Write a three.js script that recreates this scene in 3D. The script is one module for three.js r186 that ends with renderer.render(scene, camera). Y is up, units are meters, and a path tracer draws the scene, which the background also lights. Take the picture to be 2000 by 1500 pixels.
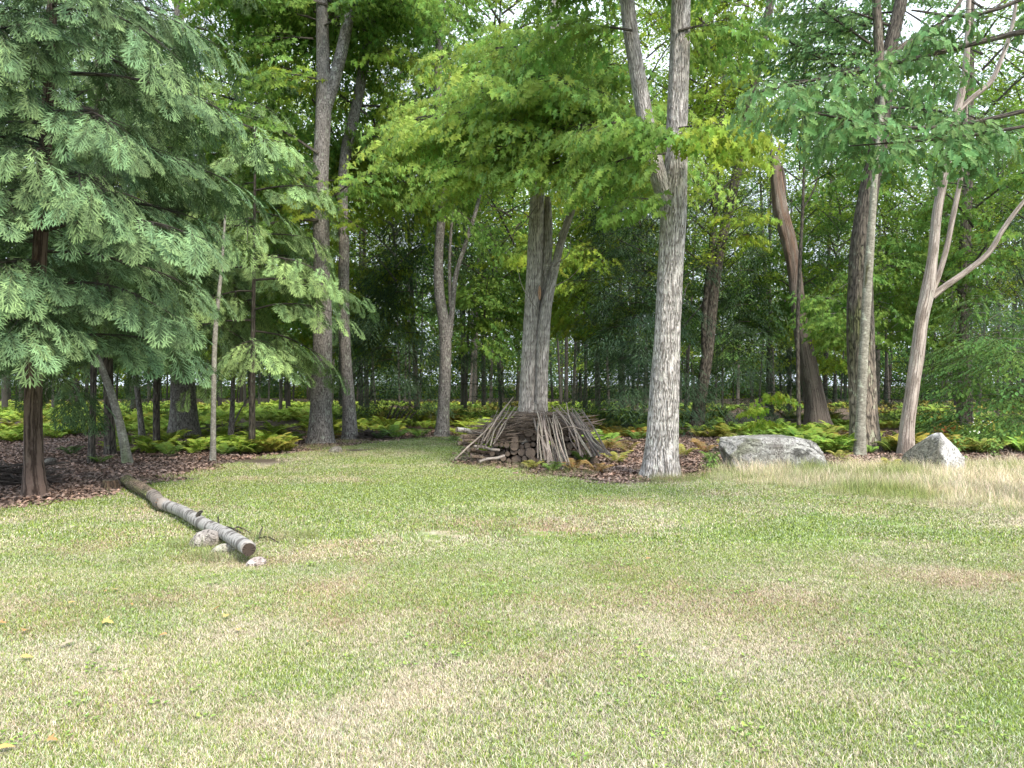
import * as THREE from 'three';
import { mergeGeometries } from 'three/addons/utils/BufferGeometryUtils.js';

// ---------------------------------------------------------------- camera, sky, sun, exposure
const scene = new THREE.Scene();
const EYE = 1.6, F = 1504;                                   // eye height, focal length in pixels of a 2000 x 1500 frame
const camera = new THREE.PerspectiveCamera(2 * Math.atan(750 / F) * 180 / Math.PI, 4 / 3, 0.1, 1500);
camera.position.set(0, EYE, 0);
camera.lookAt(0, EYE, -10);
const renderer = new THREE.WebGLRenderer({ antialias: true });
renderer.toneMapping = THREE.LinearToneMapping;
renderer.toneMappingExposure = 2.7;
renderer.shadowMap.enabled = true;
{ // bright, evenly overcast sky
  const W = 128, H = 64, d = new Float32Array(W * H * 4);
  for (let j = 0; j < H; j++) for (let i = 0; i < W; i++) {
    const up = Math.max(0, Math.sin(((j + 0.5) / H - 0.5) * Math.PI)), k = 0.66 + 0.22 * up, o = (j * W + i) * 4;
    d[o] = 0.86 * k; d[o + 1] = 0.96 * k; d[o + 2] = 1.10 * k; d[o + 3] = 1;
  }
  const t = new THREE.DataTexture(d, W, H, THREE.RGBAFormat, THREE.FloatType);
  t.mapping = THREE.EquirectangularReflectionMapping; t.magFilter = THREE.LinearFilter; t.needsUpdate = true;
  scene.background = t; scene.environment = t;
}
const sun = new THREE.DirectionalLight(0xfff1de, 2.0);        // veiled sun, high behind the camera on the right
sun.position.set(16, 30, 12); sun.target.position.set(0, 0, -12);
sun.castShadow = true; sun.shadow.radius = 24; sun.shadow.mapSize.set(2048, 2048);
Object.assign(sun.shadow.camera, { left: -45, right: 45, top: 45, bottom: -45, near: 1, far: 140 });
scene.add(sun, sun.target);

// ---------------------------------------------------------------- random numbers, noise
function rng(seed) { let a = (seed * 2654435761) >>> 0; return () => { a = (a + 0x6d2b79f5) | 0; let t = Math.imul(a ^ (a >>> 15), 1 | a); t = (t + Math.imul(t ^ (t >>> 7), 61 | t)) ^ t; return ((t ^ (t >>> 14)) >>> 0) / 4294967296; }; }
const PERM = new Uint8Array(512), VAL = new Float32Array(256);
{ const r = rng(7), p = [...Array(256).keys()]; for (let i = 255; i > 0; i--) { const j = Math.floor(r() * (i + 1)); [p[i], p[j]] = [p[j], p[i]]; } for (let i = 0; i < 512; i++) PERM[i] = p[i & 255]; for (let i = 0; i < 256; i++) VAL[i] = r(); }
const fade = (t) => t * t * (3 - 2 * t), mod = (a, n) => ((a % n) + n) % n;
function n2(x, y, px = 256, py = 256, s = 0) {               // value noise 0..1, periodic
  const xi = Math.floor(x), yi = Math.floor(y), u = fade(x - xi), v = fade(y - yi);
  const x0 = mod(xi, px), x1 = mod(xi + 1, px), y0 = mod(yi, py), y1 = mod(yi + 1, py);
  const h = (a, b) => VAL[PERM[(PERM[(a + s * 31) & 255] + b + s * 17) & 255]];
  return (h(x0, y0) * (1 - u) + h(x1, y0) * u) * (1 - v) + (h(x0, y1) * (1 - u) + h(x1, y1) * u) * v;
}
function fbm(x, y, oct = 4, px = 256, py = 256, s = 0) { let a = 0.5, r = 0, t = 0; for (let i = 0; i < oct; i++) { r += a * n2(x, y, px, py, s + i); t += a; a *= 0.5; x *= 2; y *= 2; px *= 2; py *= 2; } return r / t; }
function n3(x, y, z, s = 0) {
  const zi = Math.floor(z), w = fade(z - zi);
  return n2(x + zi * 17.3, y + zi * 5.7, 256, 256, s) * (1 - w) + n2(x + (zi + 1) * 17.3, y + (zi + 1) * 5.7, 256, 256, s) * w;
}
const fbm3 = (x, y, z, o = 4, s = 0) => { let a = 0.5, r = 0, t = 0; for (let i = 0; i < o; i++) { r += a * n3(x, y, z, s + i); t += a; a *= 0.5; x *= 2.03; y *= 2.03; z *= 2.03; } return r / t; };
const smooth = (a, b, x) => { const t = Math.min(1, Math.max(0, (x - a) / (b - a))); return t * t * (3 - 2 * t); };
const lerp = (a, b, t) => a + (b - a) * t, mix3 = (a, b, t) => [lerp(a[0], b[0], t), lerp(a[1], b[1], t), lerp(a[2], b[2], t)];
const V = (x, y, z) => new THREE.Vector3(x, y, z);
const groundDist = (py) => EYE * F / (py - 750);
const at = (px, py, d) => V((px - 1000) / F * d, EYE + (750 - py) / F * d, -d);
const onGround = (px, py) => { const d = groundDist(py); return [(px - 1000) / F * d, -d]; };

// ---------------------------------------------------------------- naming
const used = new Map();
function numbered(name) { const k = used.get(name) ?? 0; used.set(name, k + 1); return k ? `${name}_${String(k).padStart(3, '0')}` : name; }
function tag(o, label, category, group) { Object.assign(o.userData, { label, category }); if (group) o.userData.group = group; return o; }
function thing(name, label, category, pos = [0, 0, 0], group) { const o = new THREE.Group(); o.name = numbered(name); o.position.set(...pos); scene.add(o); return tag(o, label, category, group); }
function part(name, geo, m, parent, kind) { const o = new THREE.Mesh(geo, m); o.name = name; parent.add(o); if (kind) o.userData.kind = kind; return o; }
function setting(name, geo, m, kind = 'structure', label) { const o = new THREE.Mesh(geo, m); o.name = name; o.userData.kind = kind; if (label) o.userData.label = label; scene.add(o); return o; }
class Copies {                                               // a list of placed copies that becomes one InstancedMesh
  constructor() { this.m = []; this.c = []; }
  add(mat, col) { this.m.push(mat.clone()); this.c.push(col); }
  build(name, geo, m, parent, label) {
    const o = new THREE.InstancedMesh(geo, m, this.m.length), c = new THREE.Color();
    this.m.forEach((x, i) => { o.setMatrixAt(i, x); o.setColorAt(i, c.setRGB(...this.c[i])); });
    o.name = name; o.userData.kind = 'stuff'; if (label) o.userData.label = label;
    (parent ?? scene).add(o); return o;
  }
}

// ---------------------------------------------------------------- textures
const toS = (x) => Math.round(255 * Math.min(1, Math.max(0, x <= 0.0031308 ? 12.92 * x : 1.055 * Math.pow(x, 1 / 2.4) - 0.055)));
function texPair(w, h, f) {                                  // f(u, v) -> [r, g, b, height], linear
  const c = new Uint8Array(w * h * 4), b = new Uint8Array(w * h * 4);
  for (let j = 0; j < h; j++) for (let i = 0; i < w; i++) {
    const [r, g, bl, ht] = f(i / w, j / h), o = (j * w + i) * 4;
    c[o] = toS(r); c[o + 1] = toS(g); c[o + 2] = toS(bl); c[o + 3] = 255;
    b[o] = b[o + 1] = b[o + 2] = Math.max(0, Math.min(255, ht * 255)); b[o + 3] = 255;
  }
  const mk = (d, srgb) => { const t = new THREE.DataTexture(d, w, h); t.wrapS = t.wrapT = THREE.RepeatWrapping; t.magFilter = THREE.LinearFilter; if (srgb) t.colorSpace = THREE.SRGBColorSpace; t.needsUpdate = true; return t; };
  return [mk(c, true), mk(b, false)];
}
const ridge = (x) => 1 - Math.abs(2 * x - 1);
function barkMat({ fu = 10, fv = 4, dark, light, lichen = [0.4, 0.42, 0.36], amount = 0, bump = 0.02, seed = 0, flaky = 0 }) {
  const [map, bumpMap] = texPair(512, 1024, (u, v) => {
    const wu = u * fu + 1.6 * (fbm(u * 4, v * 6, 3, 4, 6, seed) - 0.5), wv = v * fv + 0.6 * (fbm(u * 6, v * 4, 2, 6, 4, seed + 3) - 0.5);
    const a = ridge(n2(wu, wv, fu, fv, seed + 5)), b = ridge(n2(wu * 2, wv * 2, fu * 2, fv * 2, seed + 6));
    let h = 1 - Math.pow(Math.max(0, a * 0.72 + b * 0.34), 2.2);
    if (flaky) h = lerp(h, fbm(u * fu * 1.5, v * fv * 6, 3, fu * 1.5, fv * 6, seed + 9), flaky);
    const fine = fbm(u * 48, v * 40, 3, 48, 40, seed + 11);
    h = Math.min(1, Math.max(0, h * 0.85 + (fine - 0.5) * 0.5 + 0.05));
    const big = fbm(u * 3, v * 5, 3, 3, 5, seed + 14), c = mix3(dark, light, smooth(0.08, 0.85, h) * (0.65 + 0.5 * big));
    const l = smooth(0.62, 0.74, fbm(u * 7, v * 14, 4, 7, 14, seed + 20)) * amount * smooth(0.2, 0.6, h);
    return [...mix3(c, lichen, l), h];
  });
  return new THREE.MeshStandardMaterial({ map, bumpMap, bumpScale: bump, roughness: 0.92, vertexColors: true });
}
const M = {};
M.maple = barkMat({ fu: 26, fv: 9, dark: [0.18, 0.165, 0.155], light: [0.60, 0.58, 0.57], amount: 0.6, lichen: [0.60, 0.62, 0.57], bump: 0.05, seed: 1 });
M.grey = barkMat({ fu: 26, fv: 20, dark: [0.07, 0.062, 0.056], light: [0.33, 0.305, 0.29], amount: 0.6, lichen: [0.42, 0.45, 0.38], bump: 0.02, seed: 2, flaky: 0.35 });
M.dark = barkMat({ fu: 18, fv: 6, dark: [0.03, 0.026, 0.022], light: [0.15, 0.13, 0.11], amount: 0.5, lichen: [0.26, 0.29, 0.22], bump: 0.025, seed: 3 });
M.cedar = barkMat({ fu: 22, fv: 3, dark: [0.045, 0.028, 0.022], light: [0.175, 0.125, 0.105], amount: 0.15, lichen: [0.26, 0.24, 0.2], bump: 0.02, seed: 4 });
M.dead = barkMat({ fu: 26, fv: 2, dark: [0.17, 0.145, 0.13], light: [0.52, 0.475, 0.445], amount: 0.45, lichen: [0.55, 0.56, 0.5], bump: 0.012, seed: 5 });
M.smooth = barkMat({ fu: 8, fv: 14, dark: [0.15, 0.14, 0.12], light: [0.38, 0.37, 0.33], amount: 0.8, lichen: [0.5, 0.53, 0.45], bump: 0.006, seed: 6, flaky: 0.8 });
{
  const [map, bumpMap] = texPair(512, 1024, (u, v) => {     // white birch: dark cross lines, peeling, stains
    const line = smooth(0.54, 0.66, fbm(u * 4, v * 46, 3, 5, 46, 31)), blot = smooth(0.62, 0.75, fbm(u * 4, v * 9, 4, 4, 9, 37)), f = fbm(u * 30, v * 60, 2, 30, 60, 33);
    let c = mix3([0.34, 0.325, 0.31], [0.50, 0.485, 0.465], f); c = mix3(c, [0.10, 0.085, 0.08], Math.min(1, line * 0.8 + blot * 0.9));
    return [...c, 0.6 + 0.3 * f - 0.5 * line];
  });
  M.birch = new THREE.MeshStandardMaterial({ map, bumpMap, bumpScale: 0.006, roughness: 0.8, vertexColors: true });
}
{
  const [map, bumpMap] = texPair(256, 256, (u, v) => {      // sawn end: rings and radial cracks
    const x = u - 0.5, y = v - 0.5, r = Math.hypot(x, y) * 2, a = Math.atan2(y, x), w = r + 0.06 * fbm(u * 5, v * 5, 3);
    const ring = 0.5 + 0.5 * Math.sin(w * 60), crack = smooth(0.80, 0.92, n2(a * 5 + 20, r * 1.2, 256, 256, 8)) * smooth(0.1, 0.5, r);
    const c = mix3(mix3([0.13, 0.10, 0.08], [0.27, 0.215, 0.175], ring * 0.5 + 0.5 * fbm(u * 14, v * 14, 3)), [0.03, 0.025, 0.02], crack);
    return [...c, 0.5 + 0.2 * ring - 0.5 * crack];
  });
  M.cut = new THREE.MeshStandardMaterial({ map, bumpMap, bumpScale: 0.004, roughness: 0.95 });
}
{
  const [map, bumpMap] = texPair(1024, 1024, (u, v) => {    // granite with lichen
    const f = fbm(u * 90, v * 90, 3, 90, 90, 41), g = fbm(u * 9, v * 9, 6, 9, 9, 44), l = smooth(0.50, 0.62, fbm(u * 22, v * 22, 5, 22, 22, 47)), k = smooth(0.58, 0.66, fbm(u * 44, v * 44, 4, 44, 44, 51));
    let c = mix3([0.21, 0.205, 0.20], [0.37, 0.365, 0.36], g * 0.6 + f * 0.5); c = mix3(c, [0.50, 0.51, 0.49], l * 0.75); c = mix3(c, [0.07, 0.068, 0.062], k * 0.75);
    return [...c, g * 0.6 + f * 0.3 + l * 0.08 - k * 0.08];
  });
  M.rock = new THREE.MeshStandardMaterial({ map, bumpMap, bumpScale: 0.03, roughness: 0.93, vertexColors: true });
}
const leafMat = (t, coat = 0.25) => new THREE.MeshPhysicalMaterial({ color: 0xffffff, vertexColors: true, roughness: 0.95, transmission: t, thickness: 0, clearcoat: coat, clearcoatRoughness: 0.45, specularIntensity: 0.3, side: THREE.DoubleSide });
M.leaf = leafMat(0.45, 0.05); M.grass = leafMat(0.3, 0);
M.needle = new THREE.MeshPhysicalMaterial({ vertexColors: true, roughness: 0.85, specularIntensity: 0.4, side: THREE.DoubleSide });
M.turf = new THREE.MeshPhysicalMaterial({ vertexColors: true, roughness: 0.9, specularIntensity: 0.3, side: THREE.DoubleSide });
M.litter = new THREE.MeshStandardMaterial({ vertexColors: true, roughness: 0.9, side: THREE.DoubleSide });

// ---------------------------------------------------------------- lawn outline and ground height
const px2 = (list) => list.map(([x, y]) => onGround(x, y));
const LAWN = [[-15, 4], [-15, -7.2], [-9, -8.8], ...px2([[0, 1000], [130, 982], [225, 958], [330, 936], [450, 906], [600, 882], [720, 868], [790, 858], [862, 854], [905, 858], [890, 885], [905, 905], [960, 915], [1090, 932], [1180, 946], [1260, 942], [1340, 934], [1400, 922], [1500, 914], [1610, 911], [1700, 906], [1790, 911], [1890, 908], [2010, 905]]), [11, -15.5], [14, -11], [15, -7.6], [15, 4]];
const TALL = [...px2([[1335, 934], [1400, 920], [1500, 914], [1610, 912], [1700, 908], [1790, 912], [1890, 908], [2010, 905]]), [11, -15.5], [14, -11], [14, -8], [9, -8.4], ...px2([[2000, 1016], [1800, 996], [1600, 970], [1420, 946]])];
function inside(poly, x, z) { let r = false; for (let i = 0, j = poly.length - 1; i < poly.length; j = i++) { const [xi, zi] = poly[i], [xj, zj] = poly[j]; if ((zi > z) !== (zj > z) && x < (xj - xi) * (z - zi) / (zj - zi) + xi) r = !r; } return r; }
const jit = (x, z) => [x + 0.9 * (fbm(x * 1.1 + 40, z * 1.1 + 40, 3, 256, 256, 3) - 0.5), z + 0.9 * (fbm(x * 1.1 + 80, z * 1.1 + 10, 3, 256, 256, 5) - 0.5)];
const onLawn = (x, z) => inside(LAWN, ...jit(x, z));
const gh = (x, z) => 0.05 * (fbm(x * 0.45 + 50, z * 0.45 + 50, 3, 256, 256, 1) - 0.5) + (z < -20 ? 0.25 * smooth(-20, -32, z) * (fbm(x * 0.13 + 90, z * 0.13 + 90, 3, 256, 256, 2) - 0.5) : 0);
// how dry the lawn is at a place, 0 green .. 1 straw; how red-brown; how bare
const DRY = [[1060, 1025, 1.2, 0.8, 0.35], [1400, 1160, 1.2, 0.5, 0.4], [1480, 1200, 0.6, 0.25, 0.4], [1700, 1260, 0.5, 0.2, 0.3], [1930, 1120, 0.8, 0.35, 0.3], [1250, 1250, 0.9, 0.5, 0.2], [650, 940, 2.6, 0.6, 0.35], [1750, 1120, 1.2, 0.6, 0.2], [560, 1050, 0.6, 0.25, 0.5], [440, 1085, 0.5, 0.25, 0.45], [200, 1330, 0.5, 0.3, 0.25], [700, 1400, 0.7, 0.25, 0.3], [1000, 1330, 0.6, 0.3, 0.2], [300, 1000, 1.2, 0.6, 0.2]].map(([x, y, rx, rz, k]) => [...onGround(x, y), rx, rz, k]);
const LUSH = [[800, 960, 2.6, 1.3, 0.4], [350, 1040, 1.6, 0.9, 0.25], [1000, 950, 2.5, 0.7, 0.35], [1650, 1040, 1.6, 0.7, 0.3], [560, 1340, 0.4, 0.25, 0.25], [1300, 1420, 0.3, 0.2, 0.25], [150, 1110, 1.2, 0.5, 0.25], [900, 880, 1.2, 1.5, 0.3]].map(([x, y, rx, rz, k]) => [...onGround(x, y), rx, rz, k]);
const BARE = [[1012, 1325, 0.10, 0.07], [862, 1300, 0.10, 0.05], [1660, 1432, 0.06, 0.03], [1940, 1255, 0.12, 0.05], [690, 880, 0.8, 0.6], [1240, 942, 0.8, 0.3], [520, 900, 1.0, 1.0], [880, 1385, 0.05, 0.04]].map(([x, y, rx, rz]) => [...onGround(x, y), rx, rz]);
const blob = (x, z, [cx, cz, rx, rz]) => Math.exp(-(((x - cx) / rx) ** 2 + ((z - cz) / rz) ** 2));
const reddish = (x, z) => { let k = 0.7 * smooth(0.50, 0.66, fbm(x * 0.9 + 70, z * 1.1 + 20, 3, 256, 256, 33)); for (const b of DRY.slice(0, 5)) k += 0.7 * blob(x, z, b); return Math.min(1, k) * smooth(0.3, 0.6, fbm(x * 4 + 7, z * 5 + 2, 3, 256, 256, 34)); };
function dryness(x, z) {
  let d = 0.35 + 0.9 * (fbm(x * 0.55 + 30, z * 0.8 + 60, 4, 256, 256, 21) - 0.5) + 1.6 * (fbm(x * 2.2 + 11, z * 2.8 + 17, 3, 256, 256, 25) - 0.5) + 0.9 * (fbm(x * 7 + 1, z * 8 + 7, 2, 256, 256, 27) - 0.5);
  for (const b of DRY) d += b[4] * blob(x, z, b);
  for (const b of LUSH) d -= 1.4 * b[4] * blob(x, z, b);
  return Math.min(1, Math.max(0, d));
}
const bareness = (x, z) => { let b = 0; for (const k of BARE) b = Math.max(b, blob(x, z, k)); return b * smooth(0.25, 0.6, fbm(x * 9 + 3, z * 9 + 5, 3, 256, 256, 29) + b * 0.35); };
const GREEN = [0.225, 0.335, 0.085], STRAW = [0.65, 0.575, 0.44], BROWN = [0.46, 0.33, 0.23], PALE = [0.46, 0.53, 0.33];
const lawnTone = (x, z) => { const d = dryness(x, z); return mix3(GREEN, mix3(STRAW, BROWN, reddish(x, z)), smooth(0.0, 1.0, d)); };

function sheet(x0, x1, z0, z1, step, y, keep, color) {       // a grid that follows the ground
  const nx = Math.round((x1 - x0) / step), nz = Math.round((z1 - z0) / step), p = [], c = [], uv = [], idx = [];
  for (let j = 0; j <= nz; j++) for (let i = 0; i <= nx; i++) { const x = lerp(x0, x1, i / nx), z = lerp(z0, z1, j / nz); p.push(x, gh(x, z) + y, z); uv.push((x - x0) / (x1 - x0), (z - z0) / (z1 - z0)); if (color) c.push(...color(x, z)); }
  for (let j = 0; j < nz; j++) for (let i = 0; i < nx; i++) {
    const a = j * (nx + 1) + i, b = a + 1, d = a + nx + 1, e = d + 1;
    if (keep && !keep((p[a * 3] + p[e * 3]) / 2, (p[a * 3 + 2] + p[e * 3 + 2]) / 2)) continue;
    idx.push(a, d, b, b, d, e);
  }
  const g = new THREE.BufferGeometry(); g.setAttribute('position', new THREE.Float32BufferAttribute(p, 3)); g.setAttribute('uv', new THREE.Float32BufferAttribute(uv, 2)); if (color) g.setAttribute('color', new THREE.Float32BufferAttribute(c, 3));
  g.setIndex(idx); g.computeVertexNormals(); return g;
}
{ // forest floor out to the horizon: brown earth and old leaves
  const [map, bumpMap] = texPair(1024, 1024, (u, v) => { const a = fbm(u * 90, v * 90, 3, 90, 90, 61), b = fbm(u * 12, v * 12, 4, 12, 12, 63), c = mix3([0.055, 0.040, 0.028], [0.23, 0.16, 0.115], smooth(0.3, 0.75, a)); return [...mix3(c, [0.07, 0.075, 0.035], smooth(0.55, 0.75, b) * 0.5), a]; });
  map.repeat.set(220, 220); bumpMap.repeat.set(220, 220);
  const inner = sheet(-60, 60, -100, 20, 0.8, -0.02);
  setting('forest_floor', inner, new THREE.MeshStandardMaterial({ map, bumpMap, bumpScale: 0.02, roughness: 1 }));
  inner.attributes.uv.array.forEach((x, i, a) => { a[i] = x * 0.3; });
  const far = new THREE.RingGeometry(10, 900, 96, 1); far.rotateX(-Math.PI / 2); far.translate(0, -0.35, 0);
  setting('ground', far, new THREE.MeshStandardMaterial({ color: new THREE.Color().setRGB(0.075, 0.06, 0.035), roughness: 1 }));
  // lawn soil and thatch
  const [lm] = texPair(2048, 1400, (u, v) => { const x = lerp(-15, 15, u), z = lerp(-24.5, 4, v), t = lawnTone(x, z), f = 0.55 + 0.65 * n2(u * 1500, v * 1400, 1500, 1400, 71), b = bareness(x, z); return [...mix3(t.map((k) => k * f * 0.8), [0.10 * f, 0.075 * f, 0.055 * f], b), f]; });
  setting('lawn', sheet(-15, 15, -24.5, 4, 0.1, 0, onLawn), new THREE.MeshStandardMaterial({ map: lm, roughness: 1 }));
}

// ---------------------------------------------------------------- trunks, branches
const STEP = { fine: 0.1, mid: 0.25 };
function stemGeo(pts, rad, { seg = 28, step = 0.12, flare = 0, lobes = 5, rough = 0.06, seed = 1, uRep = 2, tint = null, cap = false } = {}) {
  const curve = new THREE.CatmullRomCurve3(pts, false, 'centripetal'), n = Math.max(4, Math.ceil(curve.getLength() / step)), N = pts.length - 1;
  const p = [], c = [], uv = [], idx = [], T = V(0, 1, 0), X = V(1, 0, 0), Z = V(0, 0, 1), q = V(0, 0, 0), prev = V(0, 0, 0);
  let len = 0, y0 = pts[0].y;
  for (let i = 0; i <= n; i++) {
    const t = i / n; curve.getPoint(t, q); curve.getTangent(t, T);
    if (i === 0) { X.set(1, 0, 0); if (Math.abs(T.x) > 0.9) X.set(0, 0, 1); } else len += q.distanceTo(prev);
    X.addScaledVector(T, -X.dot(T)).normalize(); Z.crossVectors(X, T); prev.copy(q);
    const k = Math.min(N - 1, Math.floor(t * N)), r0 = lerp(rad[k], rad[k + 1], t * N - k), h = q.y - y0;
    for (let j = 0; j <= seg; j++) {
      const a = j / seg * 2 * Math.PI, ca = Math.cos(a), sa = Math.sin(a);
      let r = r0 * (1 + rough * 2 * (fbm3(ca * 2.2 + 9, sa * 2.2 + 9, len * 0.55 + seed * 3.1, 3, seed) - 0.5) + rough * 1.1 * (n3(ca * 6 + 20, sa * 6 + 20, len * 1.2, seed + 4) - 0.5));
      if (flare) r += r0 * flare * Math.exp(-Math.max(0, h - 0.1) / 0.28) * (0.55 + 0.6 * n3(ca * lobes * 0.5 + 5, sa * lobes * 0.5 + 5, h * 0.6, seed + 7) + 0.25 * Math.cos(a * lobes + seed));
      p.push(q.x + (X.x * ca + Z.x * sa) * r, q.y + (X.y * ca + Z.y * sa) * r, q.z + (X.z * ca + Z.z * sa) * r);
      uv.push(j / seg * uRep, len / 1.5);
      const w = 0.82 + 0.36 * fbm3(ca * 1.5 + 3, sa * 1.5 + 3, len * 0.8 + seed, 3, seed + 11);
      const m = tint ? tint(h, a, w, len) : null; c.push(...(m ?? [w, w, w]));
    }
  }
  for (let i = 0; i < n; i++) for (let j = 0; j < seg; j++) { const a = i * (seg + 1) + j, b = a + 1, d = a + seg + 1, e = d + 1; idx.push(a, b, d, b, e, d); }
  if (cap) { const m = p.length / 3; p.push(q.x, q.y, q.z); uv.push(0.5, len / 1.5); c.push(0.8, 0.8, 0.8); for (let j = 0; j < seg; j++) idx.push(n * (seg + 1) + j, n * (seg + 1) + j + 1, m); }
  const g = new THREE.BufferGeometry(); g.setAttribute('position', new THREE.Float32BufferAttribute(p, 3)); g.setAttribute('uv', new THREE.Float32BufferAttribute(uv, 2)); g.setAttribute('color', new THREE.Float32BufferAttribute(c, 3)); g.setIndex(idx); g.computeVertexNormals();
  const nm = g.attributes.normal;                            // close the seam
  for (let i = 0; i <= n; i++) { const a = i * (seg + 1), b = a + seg, v = V(nm.getX(a) + nm.getX(b), nm.getY(a) + nm.getY(b), nm.getZ(a) + nm.getZ(b)).normalize(); nm.setXYZ(a, v.x, v.y, v.z); nm.setXYZ(b, v.x, v.y, v.z); }
  return g;
}
const mossy = (green = 0.5, hMax = 1.2) => (h, a, w) => { const k = green * smooth(hMax, 0.1, h) * smooth(0.35, 0.7, fbm3(Math.cos(a) + 3, Math.sin(a) + 3, h * 1.7, 3, 9)); return mix3([w, w, w], [0.55 * w, 0.75 * w, 0.35 * w], k); };

// ---------------------------------------------------------------- leaves
class Tris {
  constructor() { this.p = []; this.c = []; }
  tri(a, b, d, col, col2) { this.p.push(...a, ...b, ...d); this.c.push(...col, ...(col2 ?? col), ...(col2 ?? col)); }
  geo() { const g = new THREE.BufferGeometry(); g.setAttribute('position', new THREE.Float32BufferAttribute(this.p, 3)); g.setAttribute('color', new THREE.Float32BufferAttribute(this.c, 3)); return g; }
}
const half = { // right half outlines, base at 0, tip at 1
  maple: [[0, 0], [-0.06, 0.31], [0.15, 0.17], [0.42, 0.58], [0.43, 0.20], [0.54, 0.13], [0.70, 0.19], [1, 0]],
  oak: [[0, 0], [0.14, 0.07], [0.22, 0.24], [0.34, 0.09], [0.42, 0.33], [0.55, 0.10], [0.66, 0.32], [0.76, 0.10], [0.88, 0.16], [1, 0]],
  oval: [[0, 0], [0.22, 0.20], [0.5, 0.27], [0.8, 0.14], [1, 0]],
  star: [[0, 0], [0.1, 0.34], [0.32, 0.2], [0.46, 0.46], [0.56, 0.16], [1, 0]],
  rhomb: [[0, 0], [0.45, 0.30], [1, 0]],
};
const centre = { maple: 0.3, oak: 0.5, oval: 0.45, rhomb: 0.45, star: 0.32 };
const _m = new THREE.Matrix4(), _q = new THREE.Quaternion(), _e = new THREE.Euler(), _v = V(0, 0, 0);
function leaf(T, shape, m, size, col, fold = 0.25, curl = 0.2) {
  const f = (x, z) => { _v.set(x * size, size * (Math.abs(z) * fold - curl * x * x), z * size).applyMatrix4(m); return [_v.x, _v.y, _v.z]; };
  const o = half[shape], c = f(centre[shape], 0), col2 = col.map((k) => k * 0.93);
  for (let i = 0; i < o.length - 1; i++) { T.tri(c, f(o[i][0], o[i][1]), f(o[i + 1][0], o[i + 1][1]), col); T.tri(c, f(o[i + 1][0], -o[i + 1][1]), f(o[i][0], -o[i][1]), col2); }
}
const vary = (r, amt = 0.2) => { const b = 1 + amt * (r() * 2 - 1), y = 0.12 * amt * 4 * (r() - 0.5); return [b * (1 + y), b, b * (1 - y)]; };
function leafSpray(shape, { n, len, size, seed, tilt = 0.35, width = 0.5, brown = 0, twig = true, pitch = 0.2 }) {   // leaves along a flat twig growing to +x
  const T = new Tris(), r = rng(seed);
  for (let i = 0; i < n; i++) {
    const t = (i + 0.7) / n, side = i % 2 ? 1 : -1, x = len * (0.12 + 0.85 * t), off = side * width * len * (0.15 + 0.55 * r()) * (1 - 0.5 * t);
    const yaw = -side * (1.1 - 0.7 * t + 0.5 * (r() - 0.5));
    _m.makeRotationFromEuler(_e.set(tilt * 1.5 * (r() * 2 - 1), yaw, -pitch - tilt * r(), 'YXZ')); _m.setPosition(x, -0.12 * len * t * t + 0.06 * len * (r() - 0.5), off);
    let c = vary(r, 0.36); if (r() < brown) c = [2.2, 1.2, 0.8];
    leaf(T, shape, _m, size * (0.7 + 0.5 * r()), c);
  }
  if (twig) { const w = 0.004, b = [0.7, 0.35, 0.5]; T.tri([0, 0, -w], [len, -0.12 * len, 0], [0, 0, w], b); T.tri([0, w, 0], [0, -w, 0], [len, -0.12 * len, 0], b); }
  return T.geo();
}
function leafClump(shape, { n, rx, ry, size, seed }) {        // a loose handful of leaves
  const T = new Tris(), r = rng(seed);
  for (let i = 0; i < n; i++) {
    const a = r() * 6.283, d = Math.sqrt(r());
    _m.makeRotationFromEuler(_e.set(1.5 * (r() - 0.5), r() * 6.283, -1.0 * r() + 0.25, 'YXZ')); _m.setPosition(Math.cos(a) * d * rx, (r() + r() - 1) * ry, Math.sin(a) * d * rx);
    leaf(T, shape, _m, size * (0.7 + 0.6 * r()), vary(r, 0.38), 0.3, 0.25);
  }
  return T.geo();
}
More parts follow.
